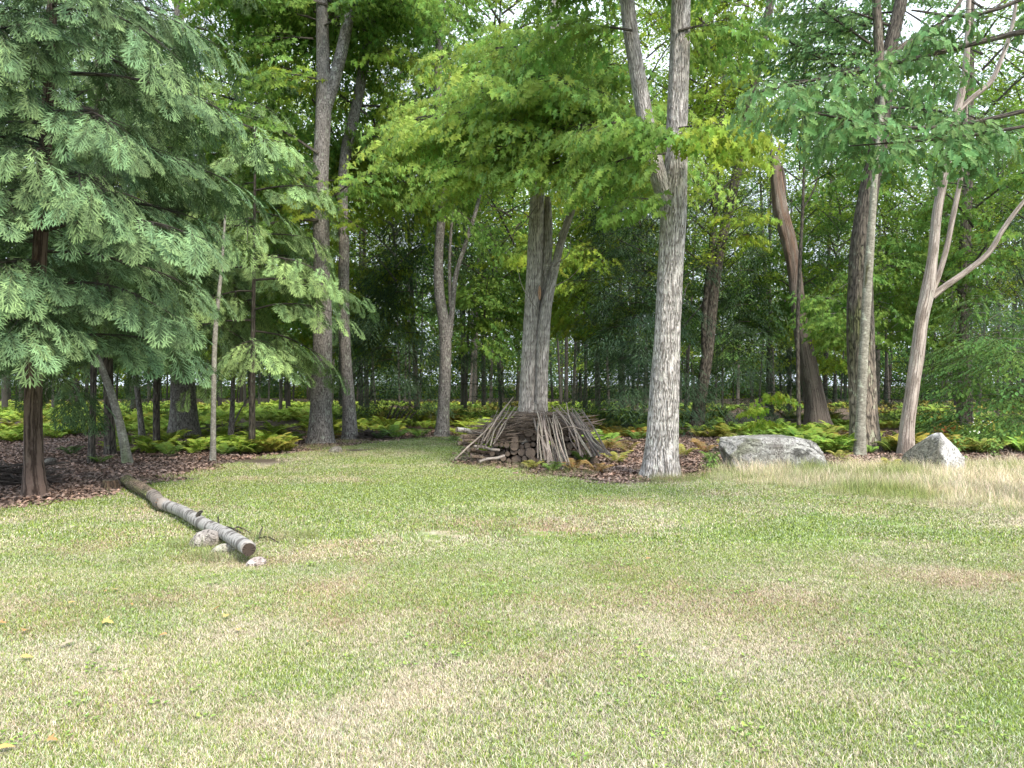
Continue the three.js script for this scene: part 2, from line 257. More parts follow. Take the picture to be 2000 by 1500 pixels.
function hemlockSpray(seed, len = 0.52) {                    // flat feathery frond: narrow needle-covered twiglets with gaps between
  const T = new Tris(), r = rng(seed), N = 11;
  const P = (x, z) => [x, -0.22 * x * x / len - 0.35 * z * z / len + 0.012 * (r() - 0.5), z];
  const feather = (x0, z0, an, l, w, k) => {                 // a twiglet: ragged lens of needles
    const dx = Math.cos(an), dz = Math.sin(an), n = 3; let pl = P(x0, z0), pr = pl;
    for (let i = 1; i <= n; i++) { const u = i / n, cx = x0 + dx * l * u, cz = z0 + dz * l * u, wl = i === n ? 0 : w * (0.6 + 0.8 * r()), wr = i === n ? 0 : w * (0.6 + 0.8 * r()), ql = P(cx - dz * wl, cz + dx * wl), qr = P(cx + dz * wr, cz - dx * wr), c = [k * (0.7 + 0.5 * u), k * (0.7 + 0.45 * u), k * (0.72 + 0.3 * u)]; T.tri(pl, pr, ql, c); if (i < n) T.tri(pr, qr, ql, c); pl = ql; pr = qr; }
  };
  for (let i = 0; i < N; i++) for (const s of [-1, 1]) {
    const t = (i + 0.8 * r()) / N, x0 = len * (0.05 + 0.88 * t), l = len * 0.40 * Math.pow(Math.sin(Math.PI * (0.14 + 0.80 * t)), 0.8) * (0.65 + 0.6 * r()), an = s * (0.85 - 0.25 * t + 0.35 * (r() - 0.5)), k = 0.5 + 0.95 * r();
    feather(x0, 0, an, l, 0.0062, k);
    for (const q of [-1, 1]) if (l > 0.1) feather(x0 + Math.cos(an) * l * 0.45, Math.sin(an) * l * 0.45, an + q * 0.65, l * 0.45, 0.0056, k * 1.05);
  }
  feather(len * 0.8, 0, 0, len * 0.25, 0.008, 1.2); T.tri(P(0, -0.003), P(0, 0.003), P(len, 0), [0.6, 0.45, 0.45]);
  return T.geo();
}
function frondGeo(seed, len = 0.7) {                         // an arching fern frond, base at 0, growing to +x and up
  const T = new Tris(), r = rng(seed), N = 15, S = (t) => [len * (0.62 * t + 0.08 * t * t), len * (1.15 * t - 0.72 * t * t), 0];
  for (let i = 0; i < N; i++) for (const s of [-1, 1]) {
    const t = 0.16 + 0.84 * i / N, a = S(t), l = len * 0.27 * Math.pow(Math.sin(Math.PI * Math.min(1, 0.22 + 0.76 * t)), 0.9) * (0.85 + 0.3 * r()), w = 0.5 * len / N, c = [1, 1, 1].map((k) => k * (0.8 + 0.4 * r())), d = -0.15 * l;
    const e = [a[0] + 0.45 * l, a[1] + d + 0.02 * (r() - 0.5), s * l], b = S(Math.min(1, t + w / len)), m = [(a[0] + e[0]) / 2 + w * 0.9, (a[1] + e[1]) / 2 + 0.008, e[2] * 0.5];
    const m2 = [(a[0] + e[0]) / 2 - w * 0.5, (a[1] + e[1]) / 2, e[2] * 0.5];
    T.tri(a, b, m, c); T.tri(a, m, m2, c); T.tri(m2, m, e, c);
  }
  for (let i = 0; i < 6; i++) { const a = S(i / 6), b = S((i + 1) / 6), w = 0.004; T.tri([a[0], a[1], -w], [b[0], b[1], 0], [a[0], a[1], w], [0.8, 0.8, 0.7]); }
  return T.geo();
}
const G = {
  maple: [1, 2, 3].map((s) => leafSpray('maple', { n: 13, len: 0.55, size: 0.125, seed: s, pitch: 0.45, tilt: 0.7 })),
  oak: [4, 5].map((s) => leafSpray('oak', { n: 12, len: 0.42, size: 0.128, seed: s, tilt: 0.55, width: 0.4, pitch: 0.15 })),
  beech: [6, 7].map((s) => leafSpray('oval', { n: 20, len: 0.6, size: 0.085, seed: s, tilt: 0.25 })),
  clump: [8, 9].map((s) => leafClump('rhomb', { n: 70, rx: 0.6, ry: 0.42, size: 0.12, seed: s })),
  mapleClump: [10, 11].map((s) => leafClump('star', { n: 36, rx: 0.5, ry: 0.34, size: 0.115, seed: s })),
  hemlock: [12, 13].map((s) => hemlockSpray(s)),
  farHemlock: [14].map((s) => { const T = new Tris(), r = rng(s); for (let i = 0; i < 46; i++) { const t = r(), sd = r() < 0.5 ? -1 : 1, x = 1.0 * t, l = 0.32 * Math.sin(Math.PI * (0.15 + 0.8 * t)), z = sd * l * r(), y = -0.3 * x * x - z * z, ang = sd * (0.8 - 0.4 * r()), k = 0.75 + 0.5 * r(), w = 0.016, ll = 0.16; T.tri([x - w, y, z], [x + w, y, z], [x + Math.cos(ang) * ll, y - 0.05 * r(), z + Math.sin(ang) * ll], [k, k, k]); } return T.geo(); }),
};
const LEAF = { maple: [0.19, 0.33, 0.064], bright: [0.30, 0.42, 0.056], oak: [0.165, 0.300, 0.105], beech: [0.135, 0.26, 0.062], hemlock: [0.125, 0.212, 0.105], deep: [0.055, 0.100, 0.052], fern: [0.21, 0.33, 0.055] };
const shade = (c, r, amt = 0.25, yellow = 0.1) => { const b = 1 + amt * (r() * 2 - 1), y = yellow * (r() * 2 - 1); return [c[0] * b * (1 + y), c[1] * b, c[2] * b * (1 - y)]; };

// A bough: a curved limb with side twigs in a flat fan; leaf sprays go into `crown`.
const UP = V(0, 1, 0);
function bough(wood, crown, start, az, len, { rise = 0.15, droop = 0.35, r0 = 0.03, r, color, fan = 0.5, gap = 0.28, scale = 1, tilt = 0.25, from = 0.2, amt = 0.25, yellow = 0.1, keep = 1, sprayDroop = 0.3, loose = 0 }) {
  const dir = V(Math.sin(az), 0, Math.cos(az)), side = V(dir.z, 0, -dir.x), wob = (r() - 0.5) * 0.25 * len, wob2 = (r() - 0.5) * 0.12 * len;
  const P = (t) => V(0, 0, 0).copy(start).addScaledVector(dir, len * t).addScaledVector(side, wob * t * t + wob2 * Math.sin(t * 5)).addScaledVector(UP, len * (rise * t - droop * t * t));
  const pts = [0, 0.25, 0.5, 0.75, 1].map(P); wood?.push(stemGeo(pts, [r0, r0 * 0.8, r0 * 0.55, r0 * 0.32, r0 * 0.1], { seg: 5, step: len / 7, rough: 0.05, uRep: 1 }));
  const spray = (p, f, s) => {
    if (r() > keep) return;
    if (loose) p = p.clone().add(V((r() + r() - 1) * loose, (r() + r() - 1) * loose * 0.7, (r() + r() - 1) * loose));
    const y = Math.atan2(-f.z, f.x) + (r() - 0.5) * 0.7, pitch = Math.asin(Math.max(-1, Math.min(1, f.y))) - sprayDroop * r();
    _q.setFromEuler(_e.set(tilt * (r() * 2 - 1), y, pitch, 'YZX')); const k = scale * s * (0.75 + 0.5 * r());
    crown.add(_m.compose(p, _q, V(k, k, k)), shade(color, r, amt, yellow));
  };
  const n = Math.max(2, Math.round(len * (1 - from) / gap));
  for (let i = 0; i <= n; i++) {
    const t = from + (1 - from) * (i / n), p = P(t), f = P(Math.min(1, t + 0.05)).sub(P(t - 0.05)).normalize();
    if (i === n) { spray(p, f, 1); continue; }
    for (const s of [-1, 1]) {
      const l2 = fan * len * (1 - t) * (0.65 + 0.6 * r()) + 0.12, d2 = f.clone().multiplyScalar(0.62 + 0.25 * t).addScaledVector(side, s * (0.8 - 0.3 * t)).addScaledVector(UP, -0.12 - 0.2 * r()).normalize(), m = Math.round(l2 / (gap * 0.85));
      if (wood && l2 > 0.35) { const e = p.clone().addScaledVector(d2, l2); wood.push(stemGeo([p, p.clone().lerp(e, 0.5).addScaledVector(UP, 0.04 * l2), e], [r0 * 0.35, r0 * 0.25, r0 * 0.08], { seg: 4, step: l2 / 2, rough: 0, uRep: 1 })); }
      for (let k = 0; k <= m; k++) spray(p.clone().addScaledVector(d2, l2 * (k + 0.3 * r()) / Math.max(1, m)).addScaledVector(UP, -0.1 * l2 * (k / Math.max(1, m)) ** 2), d2, 1);
    }
  }
  return P;
}
const local = (v, o) => v.clone().sub(o.position);
// A tree from stems drawn at its own distance: stems = [[ [px, py, width px], ... ], ...] in 2000 x 1500 pixels
function treeAt(name, label, category, d, stems, mat, opt = {}, group) {
  const b = at(stems[0][0][0], 750, d), base = V(b.x, gh(b.x, -d), -d), o = thing(name, label, category, base.toArray(), group);
  const r = rng(opt.seed ?? Math.round(stems[0][0][0])), geos = [];
  stems.forEach((s, k) => {
    const pts = s.map(([px, py, , dd], i) => local(at(px, py, d + (dd ?? 0)), o)), rad = s.map(([, , w]) => w / 2 / F * d);
    if (k === 0) pts[0].y = -0.25;
    geos.push(stemGeo(pts, rad, { seg: opt.seg ?? 28, step: opt.step ?? 0.14, flare: k === 0 ? opt.flare ?? 0.5 : 0, seed: (opt.seed ?? 3) + k, uRep: opt.uRep ?? Math.max(1, Math.round(rad[0] * 2 * Math.PI / 0.75)), rough: opt.rough ?? 0.08, tint: opt.tint, cap: opt.cap }));
  });
  geos.forEach((g, k) => part(k ? 'limb' : 'trunk', g, mat, o));
  return o;
}
const finishBoughs = (o, list, mat, name = 'branch') => list.forEach((w) => { if (w.length) part(name, mergeGeometries(w), mat, o); });

// ---------------------------------------------------------------- the trees at the front of the wood
const rH = rng(101);
function dressHemlock(o, { from, to, r0, reach, gapY = 0.28, color = LEAF.hemlock, seed = 1, mat = M.dark, axis = (y) => V(0, y, 0), gap = 0.3, far = false, keep = 1, az0 = 0, az1 = 6.283, woody = true, front = 0 }) {
  const r = rng(seed), crown = new Copies(), list = []; let a = r() * 6.28;
  for (let y = from; y < to; y += gapY * (0.7 + 0.6 * r())) {
    a += 2.4 + 0.7 * (r() - 0.5); const az = az0 + mod(a, az1 - az0), f = (y - from) / (to - from), wood = woody ? [] : null;
    const len = reach * (0.75 + 0.4 * r()) * (1 - 0.35 * f * f) * (0.55 + 0.45 * smooth(0, 0.12, f));
    bough(wood, crown, axis(y), az, len, { rise: 0.3 - 0.35 * r(), droop: 0.22 + 0.3 * r(), r0: 0.009 + 0.008 * len, r, color, fan: 0.36, gap: far ? 0.55 : gap * 0.95, scale: far ? 1.15 : 1.0, tilt: 0.5, from: 0.28, amt: 0.4, yellow: 0.08, keep, sprayDroop: 0.55, loose: 0.18 });
    if (wood?.length) list.push(wood);
  }
  for (let i = 0; i < front; i++) { const wood = [], y = from + 0.5 + (to - from) * 0.75 * (i + r()) / front; bough(wood, crown, axis(y), (r() - 0.5) * 1.5, reach * (0.35 + 0.35 * r()), { rise: 0.15, droop: 0.35, r0: 0.02, r, color, fan: 0.5, gap, tilt: 0.5, from: 0.2, amt: 0.4, yellow: 0.08, sprayDroop: 0.6, loose: 0.2 }); list.push(wood); }
  finishBoughs(o, list.splice(0), mat);
  crown.build('crown', far ? G.farHemlock[0] : G.hemlock[seed % 2], M.needle, o);
}
const lineAxis = (o, stem, d) => (y) => { const pts = stem.map(([px, py]) => local(at(px, py, d), o)); let k = 0; while (k < pts.length - 2 && pts[k + 1].y < y) k++; const t = (y - pts[k].y) / Math.max(1e-3, pts[k + 1].y - pts[k].y); return pts[k].clone().lerp(pts[k + 1], Math.min(1.3, Math.max(0, t))); };
{
  const s = [[70, 968, 44], [66, 900, 34], [65, 760, 31], [72, 600, 28], [80, 450, 26], [88, 300, 23], [96, 150, 20], [104, -60, 17], [110, -300, 14]];
  const o = treeAt('hemlock_tree', 'hemlock with bare reddish brown trunk standing at the left edge of the lawn', 'tree', 11.1, [s], M.cedar, { seed: 11, flare: 0.45 });
  dressHemlock(o, { from: 1.95, to: 8.6, r0: 0.17, reach: 3.1, gapY: 0.16, seed: 21, axis: lineAxis(o, s, 11.1), mat: M.dark, gap: 0.27, front: 14 });
}
{
  const s = [[360, 858, 60], [358, 780, 46], [356, 660, 41], [352, 450, 34], [350, 200, 24], [350, 0, 18], [350, -250, 12]];
  const o = treeAt('hemlock_tree', 'old hemlock with broad grey trunk flared at the base, behind the leaf litter', 'tree', 22, [s], M.grey, { seed: 12, flare: 0.6, lobes: 6, tint: mossy(0.6, 0.6) });
  dressHemlock(o, { from: 2.6, to: 14, reach: 4.6, gapY: 0.30, seed: 23, axis: lineAxis(o, s, 22), gap: 0.42, color: LEAF.hemlock });
}
for (const [seed, d, s, from, to, reach, label] of [
  [31, 15.5, [[178, 868, 13], [182, 760, 12], [186, 600, 11], [188, 300, 8], [190, 0, 6]], 2.6, 9.5, 2.7, 'slim dark hemlock just left of the leaning grey pole'],
  [32, 17.5, [[216, 866, 22], [212, 760, 19], [208, 600, 17], [206, 300, 13], [205, 0, 9]], 2.4, 10.5, 3.2, 'stout dark hemlock close behind the leaning grey pole'],
  [33, 20, [[306, 856, 13], [306, 740, 12], [308, 500, 9], [310, 200, 6]], 2.5, 10, 2.6, 'slim straight hemlock just left of the broad flared trunk'],
  [34, 18, [[492, 858, 13], [493, 740, 11], [495, 600, 8], [497, 450, 6], [498, 250, 4]], 2.1, 7.6, 2.4, 'young hemlock in front of the forked grey trunk'],
]) {
  const o = treeAt('hemlock_tree', label, 'tree', d, [s], M.dark, { seed, seg: 14, step: 0.3, flare: 0.35 });
  dressHemlock(o, { from, to, reach, gapY: 0.21, seed: seed + 3, axis: lineAxis(o, s, d), gap: 0.34, color: seed >= 33 ? [0.19, 0.30, 0.125] : LEAF.hemlock });
}
{ // small dead and leafless poles under the hemlocks
  treeAt('pole_tree', 'thin grey trunk leaning far to the left out of the leaf litter', 'tree', 15.6, [[[254, 908, 20], [232, 820, 15], [205, 735, 13], [172, 665, 12], [130, 620, 10], [92, 588, 8]]], M.smooth, { seed: 41, seg: 16, flare: 0.35, tint: mossy(0.7, 2) });
  treeAt('sapling', 'thin pale sapling trunk standing alone at the lawn edge', 'tree', 16, [[[416, 902, 12], [417, 800, 9.5], [420, 660, 10], [425, 600, 8], [433, 520, 6], [440, 420, 4]]], M.smooth, { seed: 42, seg: 12, flare: 0.3 });
  treeAt('pole_tree', 'thin brown trunk with a bent foot left of the broad flared trunk', 'tree', 21, [[[280, 862, 15], [274, 810, 10], [268, 760, 10], [264, 690, 8], [262, 600, 6]]], M.grey, { seed: 43, seg: 10, step: 0.3, flare: 0.4 });
  const hs = treeAt('hemlock_tree', 'slim brown hemlock with a low side branch right of the pale sapling', 'tree', 21.5, [[[449, 864, 12], [454, 790, 9], [456, 700, 8], [460, 560, 6]], [[453, 835, 4], [470, 800, 3], [490, 770, 2]]], M.grey, { seed: 44, seg: 10, step: 0.3, flare: 0.4 });
  dressHemlock(hs, { from: 2.7, to: 10, reach: 3.0, gapY: 0.24, seed: 47, axis: lineAxis(hs, [[454, 790], [460, 560], [462, 0]], 21.5), gap: 0.34, color: [0.19, 0.30, 0.125] });
}
// broad-leaved trees: limbs in the listed places, each ending in a fan of leaves
function leafy(o, specs, { spray, color, mat, seed, d, leafScale = 1, gap = 0.3, amt = 0.25, yellow = 0.12, keep = 1, m = M.leaf, loose = 0.5, wild = 1 }) {
  const r = rng(seed), crown = new Copies(), list = [];
  for (const s of specs) {                                   // [px, py, depth, azimuth deg, length, rise, droop, colour?]
    const [px, py, dd, az, len, rise = 0.1, droop = 0.3, col] = s, wood = [];
    bough(wood, crown, local(at(px, py, dd ?? d), o), az * Math.PI / 180, len, { rise: rise + wild * (r() - 0.3), droop: droop + wild * 0.3 * (r() - 0.5), r0: 0.010 + 0.008 * len, r, color: col ?? color, fan: 0.5, gap, scale: leafScale, tilt: 0.35 + 0.4 * wild, from: 0.15, amt, yellow, keep, sprayDroop: 0.35, loose });
    list.push(wood);
  }
  finishBoughs(o, list, mat);
  return crown.build('crown', spray, m, o);
}
const spread = (seed, n, f) => { const r = rng(seed); return Array.from({ length: n }, (_, i) => f(r, i)); };
{
  const o = treeAt('maple_tree', 'tall straight grey trunk that forks high up, left of the slender bent trunk', 'tree', 20.6, [
    [[625, 870, 50], [627, 800, 42], [630, 650, 36], [628, 500, 32], [626, 350, 30], [632, 200, 30], [630, 60, 24], [626, -200, 18]],
    [[634, 215, 24], [655, 150, 24], [676, 60, 22], [694, -40, 19], [720, -200, 14]]], M.grey, { seed: 51, flare: 0.45, rough: 0.06 });
  leafy(o, [...spread(52, 28, (r) => [625 + 30 * (r() - 0.5), -80 + 500 * r() * r(), 20.5, 60 + 240 * r(), 1.6 + 2.2 * r(), 0.12, 0.35]), [620, 560, 20.5, -80, 1.5, 0.0, 0.3], [622, 350, 20.4, -60, 3.4, 0.05, 0.35], [622, 430, 20.4, -75, 3.8, 0.1, 0.4], [622, 300, 20.4, -95, 4.0, 0.15, 0.4], [632, 400, 20.4, 70, 2.2, 0.1, 0.4]], { spray: G.maple[0], color: LEAF.maple, mat: M.dark, seed: 53, d: 20.6, leafScale: 1.1, gap: 0.34 });
}
{
  const o = treeAt('maple_tree', 'slender trunk bending left then right beside the tall forked trunk', 'tree', 22, [
    [[685, 860, 30], [682, 800, 25], [675, 700, 22], [671, 600, 22], [672, 480, 20], [669, 380, 20], [676, 290, 19], [700, 180, 16], [712, 80, 14], [722, -150, 11]],
    [[673, 330, 12], [690, 260, 10], [712, 150, 9], [735, 0, 7]]], M.grey, { seed: 54, flare: 0.5, rough: 0.06 });
  leafy(o, spread(55, 20, (r) => [690 + 90 * (r() - 0.5), -80 + 560 * r(), 22, 60 + 240 * r(), 1.5 + 2 * r(), 0.1, 0.35]), { spray: G.maple[1], color: LEAF.bright, mat: M.dark, seed: 56, d: 22, leafScale: 1.1, gap: 0.36 });
}
{
  const o = treeAt('maple_tree', 'crooked grey trunk with slim side stems at the back of the lawn', 'tree', 23.4, [
    [[862, 854, 28], [866, 800, 23], [870, 700, 23], [868, 640, 23], [858, 570, 20], [857, 500, 18], [864, 400, 16], [866, 300, 15], [856, 160, 15], [862, 0, 15], [866, -180, 12]],
    [[876, 660, 14], [884, 600, 10], [890, 540, 9], [908, 480, 8], [930, 410, 7], [950, 320, 5]], [[880, 600, 7], [878, 520, 6], [884, 420, 5], [900, 330, 4]]], M.grey, { seed: 57, flare: 0.5, rough: 0.09 });
  leafy(o, spread(58, 30, (r) => [860 + 110 * (r() - 0.5), -80 + 480 * r(), 23.4, 60 + 240 * r(), 1.2 + 1.8 * r(), 0.1, 0.35]), { spray: G.maple[2], color: LEAF.maple, mat: M.dark, seed: 59, d: 23.4, leafScale: 1.1, gap: 0.38, keep: 0.75 });
}
const torn = (h, a, w, len) => { const k = smooth(0.5, 0.75, fbm3(Math.cos(a) + 4, Math.sin(a) + 4, len * 0.7, 3, 19)); return mix3([w, w, w], [1.25 * w, 0.98 * w, 0.8 * w], k * 0.5); };
{
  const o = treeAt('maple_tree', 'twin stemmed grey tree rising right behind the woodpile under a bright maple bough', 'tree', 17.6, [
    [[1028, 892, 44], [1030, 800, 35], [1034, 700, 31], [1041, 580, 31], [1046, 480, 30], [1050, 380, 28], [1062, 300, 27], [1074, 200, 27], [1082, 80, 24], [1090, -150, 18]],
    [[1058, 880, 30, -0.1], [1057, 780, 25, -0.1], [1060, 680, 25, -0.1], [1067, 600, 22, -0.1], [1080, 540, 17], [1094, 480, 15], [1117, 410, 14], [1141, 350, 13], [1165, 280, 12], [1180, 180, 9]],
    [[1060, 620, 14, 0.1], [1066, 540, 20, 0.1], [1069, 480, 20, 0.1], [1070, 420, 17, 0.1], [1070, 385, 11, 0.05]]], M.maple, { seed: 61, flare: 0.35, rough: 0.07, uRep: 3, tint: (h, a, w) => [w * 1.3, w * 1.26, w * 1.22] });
  part('wound', (() => { const g = new THREE.SphereGeometry(1, 12, 14); g.scale(0.035, 0.17, 0.04); const q = local(at(1054, 572, 17.6 - 0.2), o); g.translate(q.x, q.y, q.z); g.setAttribute('color', new THREE.Float32BufferAttribute(new Float32Array(g.attributes.position.count * 3).map((_, i) => [1.2, 0.8, 0.55][i % 3]), 3)); return g; })(), M.dead, o).userData.label = 'orange torn wood where bark was ripped away';
  const specs = [];                                          // the bright bough: tiers that droop towards the camera
  for (const [y, w, n] of [[110, 160, 7], [170, 260, 9], [230, 330, 11], [280, 380, 12], [330, 330, 9]]) specs.push(...spread(y, n, (r, i) => { const t = (i + 0.5) / n * 2 - 1; return [1062 + 20 * (r() - 0.5), y - 30 + 40 * r(), 17.0, t * 85 + 14 * (r() - 0.5), (w / F * 15) * (0.72 + 0.35 * r()), 0.16, 0.28 + 0.12 * r()]; }));
  specs.push([1080, 300, 16.6, 75, 2.6, 0.12, 0.3], [1100, 330, 16.6, 60, 2.0, 0.05, 0.3], [1050, 330, 16.8, -70, 2.7, 0.05, 0.32], [1050, 350, 16.8, -50, 2.6, 0.0, 0.25], [1060, 340, 16.8, -15, 2.2, 0.0, 0.2]);
  leafy(o, specs, { spray: G.maple[0], color: [0.34, 0.50, 0.115], keep: 0.58, mat: M.dark, seed: 62, d: 17.6, gap: 0.27, leafScale: 0.9, loose: 0.26, wild: 0.35 });
  const r = rng(63);                                         // bare twigs sticking out below the leaves
  for (const pts of [[[1050, 400], [1020, 440], [985, 470], [965, 468]], [[1072, 520], [1108, 500], [1120, 450], [1150, 430]], [[1044, 430], [1010, 410], [960, 412], [930, 420]], [[1082, 560], [1110, 545], [1135, 520]], [[1020, 440], [1005, 452], [1000, 480], [985, 495]], [[1076, 480], [1100, 440], [1094, 400]], [[1045, 600], [1020, 560], [1010, 520]]])
    part('branch', stemGeo(pts.map(([x, y], i) => local(at(x, y, 17.3 - 0.12 * i * r() * 3), o)), pts.map((_, i) => 0.014 * (1 - 0.26 * i)), { seg: 5, step: 0.12, rough: 0.05, uRep: 1 }), M.dead, o);
}
{
  const o = treeAt('maple_tree', 'big pale maple with thick furrowed trunk standing forward at the lawn edge', 'tree', 13.4, [
    [[1289, 932, 72], [1293, 870, 62], [1298, 760, 55], [1304, 640, 49], [1310, 520, 48], [1316, 420, 50], [1320, 340, 44], [1322, 250, 40], [1326, 150, 38], [1330, 0, 37], [1334, -200, 30]],
    [[1312, 440, 34], [1300, 385, 36], [1284, 335, 34], [1266, 260, 32], [1248, 160, 30], [1230, 50, 28], [1216, -100, 24]]], M.maple, { seed: 64, seg: 48, step: 0.08, flare: 0.42, rough: 0.09, uRep: 3, tint: (h, a, w, len) => { const k = smooth(0.45, 0.75, fbm3(Math.cos(a) * 1.2 + 5, Math.sin(a) * 1.2 + 5, len * 0.6, 3, 15)); return mix3([w * 1.2, w * 1.18, w * 1.18], [w * 0.75, w * 0.72, w * 0.68], k * 0.5); } });
  leafy(o, [[1325, 250, 13.0, 50, 1.3, 0.15, 0.3, LEAF.bright], [1328, 270, 13.0, 20, 1.1, 0.1, 0.3, LEAF.bright], [1310, 280, 13.0, -50, 1.2, 0.1, 0.3], [1300, 300, 13.0, -80, 1.6, 0.1, 0.35], [1270, 250, 13.2, -60, 1.5, 0.1, 0.3], [1295, 400, 13.2, -70, 0.8, -0.05, 0.3], [1325, 60, 13.2, 100, 1.6, 0.2, 0.3], [1235, 60, 13.2, -100, 1.8, 0.2, 0.3],
    ...spread(66, 14, (r) => [1280 + 60 * (r() - 0.5), -60 - 260 * r(), 13.4, r() * 360, 1.4 + 1.6 * r(), 0.15, 0.3])], { spray: G.maple[1], color: LEAF.maple, mat: M.dark, seed: 65, d: 13.4, gap: 0.25, leafScale: 0.95, loose: 0.25, wild: 0.6 });
}
{
  const o = treeAt('ash_tree', 'dark double stemmed trunk leaning to the right beyond the big pale maple', 'tree', 27, [
    [[1358, 840, 32], [1368, 780, 24], [1382, 690, 22], [1393, 580, 20], [1408, 480, 19], [1430, 380, 18], [1452, 270, 17], [1478, 140, 18], [1504, 10, 16], [1530, -160, 12]],
    [[1378, 720, 14], [1376, 620, 13], [1386, 520, 12], [1396, 420, 12], [1400, 320, 11], [1412, 200, 9], [1420, 60, 8]]], M.dark, { seed: 67, seg: 18, step: 0.25, flare: 0.4 });
  leafy(o, spread(68, 16, (r) => [1470 + 120 * (r() - 0.5), -80 + 300 * r(), 27, 60 + 240 * r(), 1.6 + 2.2 * r(), 0.1, 0.35]), { spray: G.maple[2], color: LEAF.bright, mat: M.dark, seed: 69, d: 27, gap: 0.42, leafScale: 1.2 });
}
treeAt('broken_snag', 'broken dead trunk with reddish torn wood at its top, leaning left', 'dead tree', 27, [[[1600, 842, 52], [1590, 770, 38], [1572, 680, 32], [1558, 590, 27], [1550, 520, 26], [1538, 460, 30], [1525, 410, 29], [1518, 360, 23], [1515, 325, 20], [1513, 306, 15]], [[1530, 400, 10], [1531, 350, 8], [1526, 318, 3]], [[1510, 345, 9], [1508, 310, 7], [1506, 284, 2]], [[1518, 340, 9], [1520, 300, 6], [1523, 276, 2]]], M.dead, { seed: 70, seg: 22, step: 0.2, flare: 0.5, rough: 0.16, uRep: 4, tint: (h, a, w, len) => { const up = smooth(5.0, 6.4, h), k = smooth(0.4, 0.6, fbm3(Math.cos(a) * 2 + 4, Math.sin(a) * 2 + 4, len * 1.3, 3, 39)); return mix3([w * 0.38, w * 0.35, w * 0.33], mix3([w * 0.50, w * 0.36, w * 0.29], [w * 0.66, w * 0.61, w * 0.58], k), up * (0.6 + 0.8 * (w - 0.6))); } });
treeAt('sapling', 'slim mossy sapling trunk standing in front of the broken snag', 'tree', 23, [[[1561, 858, 9], [1559, 760, 8], [1558, 640, 7], [1563, 500, 7], [1568, 400, 6], [1572, 260, 5], [1570, 60, 4], [1574, -80, 3]], [[1567, 410, 3], [1590, 370, 3], [1600, 330, 2]]], M.dark, { seed: 71, seg: 10, step: 0.3, flare: 0.2 });
{
  const o = treeAt('oak_tree', 'stout dark barked trunk streaked with moss, behind a slim pale stem', 'tree', 18.4, [
    [[1690, 884, 62], [1688, 830, 54], [1684, 740, 52], [1680, 640, 52], [1681, 540, 46], [1687, 450, 42], [1697, 370, 36], [1712, 300, 34], [1724, 210, 32], [1734, 120, 30], [1760, 0, 22], [1790, -150, 16]],
    [[1722, 230, 18], [1718, 120, 18], [1712, 0, 16], [1705, -150, 12]], [[1736, 115, 13], [1770, 85, 10], [1815, 60, 9], [1860, 25, 7], [1900, -40, 6]]], M.dark, { seed: 72, seg: 36, step: 0.12, flare: 0.35, rough: 0.1, uRep: 3, tint: (h, a, w, len) => { const low = smooth(3.4, 1.6, h), mo = smooth(0.55, 0.7, fbm3(Math.cos(a) * 2 + 7, Math.sin(a) * 2 + 7, len * 0.9, 3, 5)) * smooth(1.5, 3, h) * smooth(5.5, 4, h); return mix3(mix3([w, w, w], [w * 2.3, w * 2.25, w * 2.2], low), [w * 0.7, w * 1.0, w * 0.3], mo * 0.7); } });
  leafy(o, spread(73, 18, (r) => [1730 + 80 * (r() - 0.5), -80 + 330 * r(), 18.4, 60 + 240 * r(), 1.4 + 2.0 * r(), 0.1, 0.3]), { spray: G.oak[0], color: LEAF.oak, mat: M.dark, seed: 74, d: 18.4, gap: 0.34, leafScale: 1.0 });
}
treeAt('sapling', 'slim pale grey stem growing right in front of the stout mossy trunk', 'tree', 17.3, [[[1679, 893, 24], [1681, 820, 18], [1686, 700, 18], [1692, 600, 18], [1697, 520, 17], [1703, 430, 14], [1709, 340, 12], [1722, 220, 10], [1730, 100, 7]]], M.smooth, { seed: 75, seg: 18, step: 0.15, flare: 0.3, rough: 0.05, tint: (h, a, w, len) => { const mo = smooth(0.58, 0.68, fbm3(Math.cos(a) + 7, Math.sin(a) + 7, len * 1.4, 3, 5)) * smooth(2.5, 3.4, h) * smooth(5.6, 4.6, h); return mix3([w * 1.05, w * 1.05, w], [w * 0.3, w * 0.3, w * 0.14], mo); } });
{
  const o = treeAt('dead_tree', 'bleached dead tree leaning right and forking into bare limbs above the boulder', 'dead tree', 17.6, [
    [[1770, 888, 32], [1771, 840, 26], [1780, 770, 25], [1791, 690, 24], [1801, 620, 24], [1812, 570, 26], [1822, 500, 18], [1830, 420, 18], [1846, 330, 17], [1866, 230, 15], [1884, 150, 13], [1890, 60, 10], [1894, -60, 8]],
    [[1818, 575, 15], [1834, 535, 11], [1850, 480, 10], [1862, 420, 10], [1876, 350, 8], [1884, 290, 7], [1888, 200, 5]], [[1820, 580, 14], [1845, 560, 12], [1885, 532, 11], [1930, 495, 10], [1958, 450, 9], [1985, 412, 8], [2020, 370, 6]],
    [[1874, 215, 10], [1900, 190, 9], [1935, 160, 9], [1958, 110, 8], [1975, 60, 8], [1984, 10, 6], [1992, -60, 4]]], M.dead, { seed: 76, seg: 26, step: 0.1, flare: 0.25, rough: 0.12, uRep: 2, tint: (h, a, w, len) => { const k = smooth(0.45, 0.65, fbm3(Math.cos(a) + 2, Math.sin(a) + 2, len * 0.6, 3, 29)); return mix3([w * 1.1, w * 1.08, w * 1.06], [w * 1.0, w * 0.92, w * 0.87], k * 0.7); } });
  void o;
}
